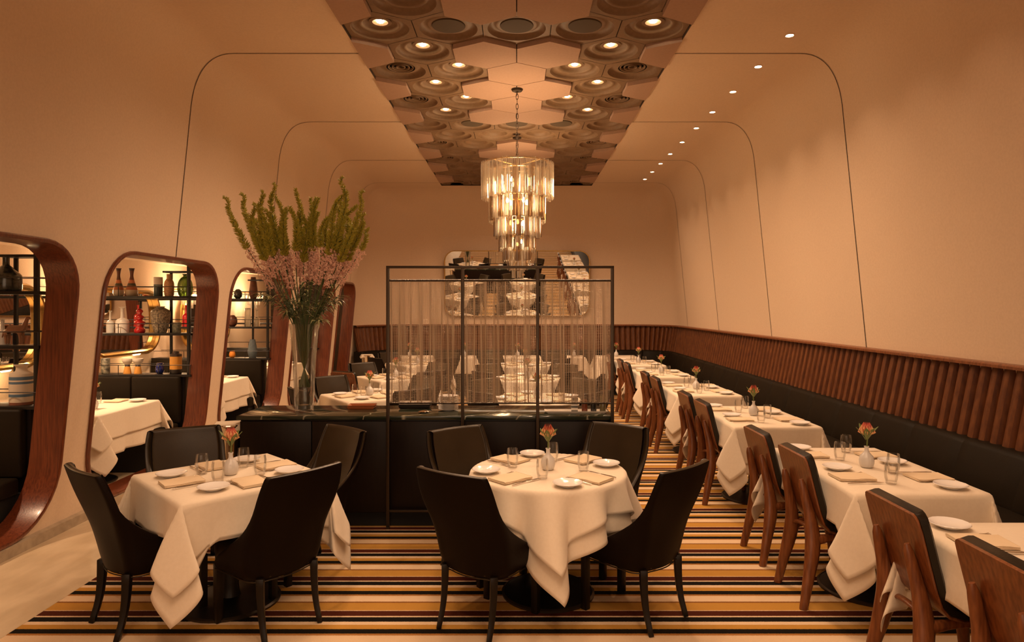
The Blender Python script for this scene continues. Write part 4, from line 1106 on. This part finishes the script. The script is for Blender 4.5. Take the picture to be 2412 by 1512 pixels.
PR = {
 'bottle': [(.5, 0), (.52, .02), (.50, .45), (.46, .52), (.22, .60), (.15, .66), (.14, .93), (.19, 1.0)],
 'tallneck': [(.36, 0), (.46, .05), (.5, .14), (.46, .26), (.30, .46), (.17, .66), (.15, .78), (.22, .95), (.26, 1)],
 'cyl': [(.48, 0), (.5, .02), (.5, .98), (.46, 1)],
 'wick': [(.42, 0), (.48, .1), (.5, .4), (.47, .62), (.30, .76), (.25, .80), (.25, 1)],
 'gourd': [(.44, 0), (.5, .06), (.48, .16), (.34, .24), (.5, .38), (.47, .46), (.26, .52), (.40, .62), (.36, .70), (.18, .76), (.30, .86), (.29, .93), (.1, 1.0)],
 'urn': [(.28, 0), (.30, .02), (.42, .28), (.49, .56), (.5, .72), (.46, .84), (.28, .92), (.20, .95), (.22, .98), (.23, 1)],
 'flask': [(.5, 0), (.5, .03), (.5, .38), (.42, .50), (.2, .56), (.14, .62), (.14, .97), (.30, 1)],
 'goblet': [(.32, 0), (.36, .02), (.24, .50), (.20, .56), (.26, .64), (.46, .84), (.5, 1), (.45, 1), (.2, .7)],
 'jar': [(.30, 0), (.46, .18), (.5, .45), (.42, .78), (.34, .86), (.42, 1)],
 'ovoid': [(.36, 0), (.5, .28), (.49, .42), (.36, .80), (.28, 1)],
 'round': [(.25, 0), (.45, .2), (.5, .5), (.4, .8), (.2, 1)],
 'shoulder': [(.40, 0), (.49, .04), (.5, .40), (.44, .50), (.30, .60), (.18, .70), (.12, .76), (.12, .98), (.14, 1)],
 'stripev': [(.42, 0), (.5, .05), (.5, .70), (.44, .78), (.26, .84), (.24, .94), (.34, .98), (.34, 1)],
 'blob': [(.38, 0), (.5, .25), (.46, .6), (.30, .8), (.12, .9), (.2, 1)], 'lant': [(.40, 0), (.5, .08), (.5, .80), (.46, .88), (.30, .92), (.28, 1)],
}
def orn(px, k, shelf, prof, h, wdt, m_, label, name='vase', cat='vase', dy=0):
    yd = DIV[k]+.05+dy; z = (1.868, 1.452, .990)[shelf]
    P_ = []
    raw = PR[prof]
    sp = spline([(a, b, 0) for a, b in raw], 28) if prof not in ('cyl',) else [Vector((a, b, 0)) for a, b in raw]
    pr = [(0, 0)]+[(max(.001, p.x)*wdt, max(0, p.y)*h) for p in sp]+[(max(.001, sp[-1].x)*wdt*.8, h*.985), (0, h*.9)]
    o = part(name, MB().lathe(pr, 28, cap=False), m_, loc=((px-1217)*yd/F, yd, z+.0005), ang=60)
    return tag(o, label, cat, 'ornaments on the display shelves')
# first window shelf
orn(14, 0, 0, 'shoulder', .275, .21, 'o_dark', 'dark glazed long-necked vase on the top shelf in the first window')
orn(51, 0, 2, 'stripev', .31, .16, 'o_stripe', 'cream vase with blue stripes on the lowest shelf in the first window')
orn(6, 0, 1, 'flask', .20, .10, 'o_white', 'white bottle behind the carved horse in the first window', dy=.05)
hx_, hy_ = (40-1217)*(DIV[0]+.04)/F, DIV[0]+.0
hb = bpy.data.meshes.new('horse_figurine'); 
HV = [(0, 0, .115), (.05, 0, .120), (.085, 0, .13), (.10, 0, .175), (.112, 0, .205), (.135, 0, .195), (-.045, 0, .118), (.065, .018, .07), (.065, .018, 0), (.065, -.018, .07), (.07, -.018, 0), (-.045, .018, .07), (-.05, .018, 0), (-.045, -.018, .07), (-.04, -.018, 0), (-.07, 0, .10), (-.085, 0, .05)]
HE = [(0, 1), (1, 2), (2, 3), (3, 4), (4, 5), (0, 6), (1, 7), (7, 8), (1, 9), (9, 10), (6, 11), (11, 12), (6, 13), (13, 14), (6, 15), (15, 16)]
HR = [.03, .03, .024, .016, .015, .009, .028, .011, .008, .011, .008, .012, .008, .012, .008, .008, .004]
hb.from_pydata(HV, HE, []); ho = bpy.data.objects.new('horse_figurine', hb); COL.objects.link(ho); ho.location = (hx_, hy_, 1.452+.008)
md = ho.modifiers.new('skin', 'SKIN'); md2 = ho.modifiers.new('sub', 'SUBSURF'); md2.levels = 2; md2.render_levels = 2
for q, r in enumerate(HR): hb.skin_vertices[0].data[q].radius = (r, r)
hb.skin_vertices[0].data[0].use_root = True; hb.materials.append(M['o_wood'])
tag(ho, 'small carved wooden horse on the middle shelf in the first window', 'figurine')
# second window shelves
s2 = lambda z: 200+z/5.04
orn(s2(400), 1, 0, 'tallneck', .315, .115, 'o_band', 'banded brown bottle vase at the far left of the top shelf in the second window')
orn(s2(555), 1, 0, 'tallneck', .315, .125, 'o_band', 'right of two banded brown vases on the top shelf in the second window')
orn(s2(870), 1, 0, 'cyl', .215, .095, 'o_teal', 'white and teal cylinder vase on the top shelf in the second window')
orn(s2(1000), 1, 0, 'wick', .25, .105, 'o_wick', 'tan woven-textured bottle on the top shelf in the second window')
orn(s2(1190), 1, 0, 'blob', .25, .16, 'o_green', 'green glass vase at the right end of the top shelf in the second window')
orn(s2(300), 1, 1, 'flask', .25, .08, 'o_white', 'narrow white bottle at the left end of the middle shelf in the second window', dy=.04)
orn(s2(445), 1, 1, 'flask', .295, .14, 'o_white', 'white flask with a flared narrow neck on the middle shelf in the second window')
orn(s2(650), 1, 1, 'gourd', .275, .115, 'o_red', 'glossy red stacked-bulb vase on the middle shelf in the second window')
orn(s2(898), 1, 1, 'urn', .30, .205, 'o_speck', 'large speckled stoneware urn on the middle shelf in the second window')
orn(s2(1090), 1, 1, 'cyl', .12, .09, 'o_jar', 'short mottled green jar on the middle shelf in the second window')
orn(s2(245), 1, 2, 'cyl', .175, .09, 'o_pat', 'black patterned cylinder at the left of the lowest shelf in the second window')
orn(s2(505), 1, 2, 'goblet', .165, .115, 'o_gob', 'left cream and orange goblet on the lowest shelf in the second window', 'goblet', 'goblet')
orn(s2(630), 1, 2, 'goblet', .165, .115, 'o_gob', 'right cream and orange goblet on the lowest shelf in the second window', 'goblet', 'goblet')
orn(s2(890), 1, 2, 'jar', .12, .09, 'o_blue', 'small cobalt blue jar on the lowest shelf in the second window')
orn(s2(1080), 1, 2, 'lant', .25, .125, 'o_lant', 'dark capped canister with orange panels on the lowest shelf in the second window', 'canister', 'canister')
orn(438, 2, 1, 'bottle', .32, .105, 'o_red', 'dark red bottle on the shelf beyond, seen right of the speckled urn')
s3 = lambda z: 500+z/3.025
orn(s3(183), 2, 0, 'round', .14, .12, 'o_dark', 'small dark round pot at the left of the top shelf in the third window')
orn(s3(293), 2, 0, 'ovoid', .32, .12, 'o_brown', 'tall brown tapering vase on the top shelf in the third window')
orn(s3(143), 2, 1, 'round', .17, .14, 'o_brown', 'rust brown round pot at the left of the middle shelf in the third window')
orn(s3(252), 2, 1, 'cyl', .275, .085, 'o_clear', 'frosted textured glass cylinder on the middle shelf in the third window')
orn(s3(318), 2, 1, 'flask', .25, .09, 'o_clear', 'clear glass bottle on the middle shelf in the third window')
orn(s3(143), 2, 2, 'jar', .10, .09, 'o_orange', 'little orange pot on the lowest shelf in the third window')
orn(s3(287), 2, 2, 'ovoid', .27, .135, 'o_bluegrey', 'blue-grey matte vase on the lowest shelf in the third window')
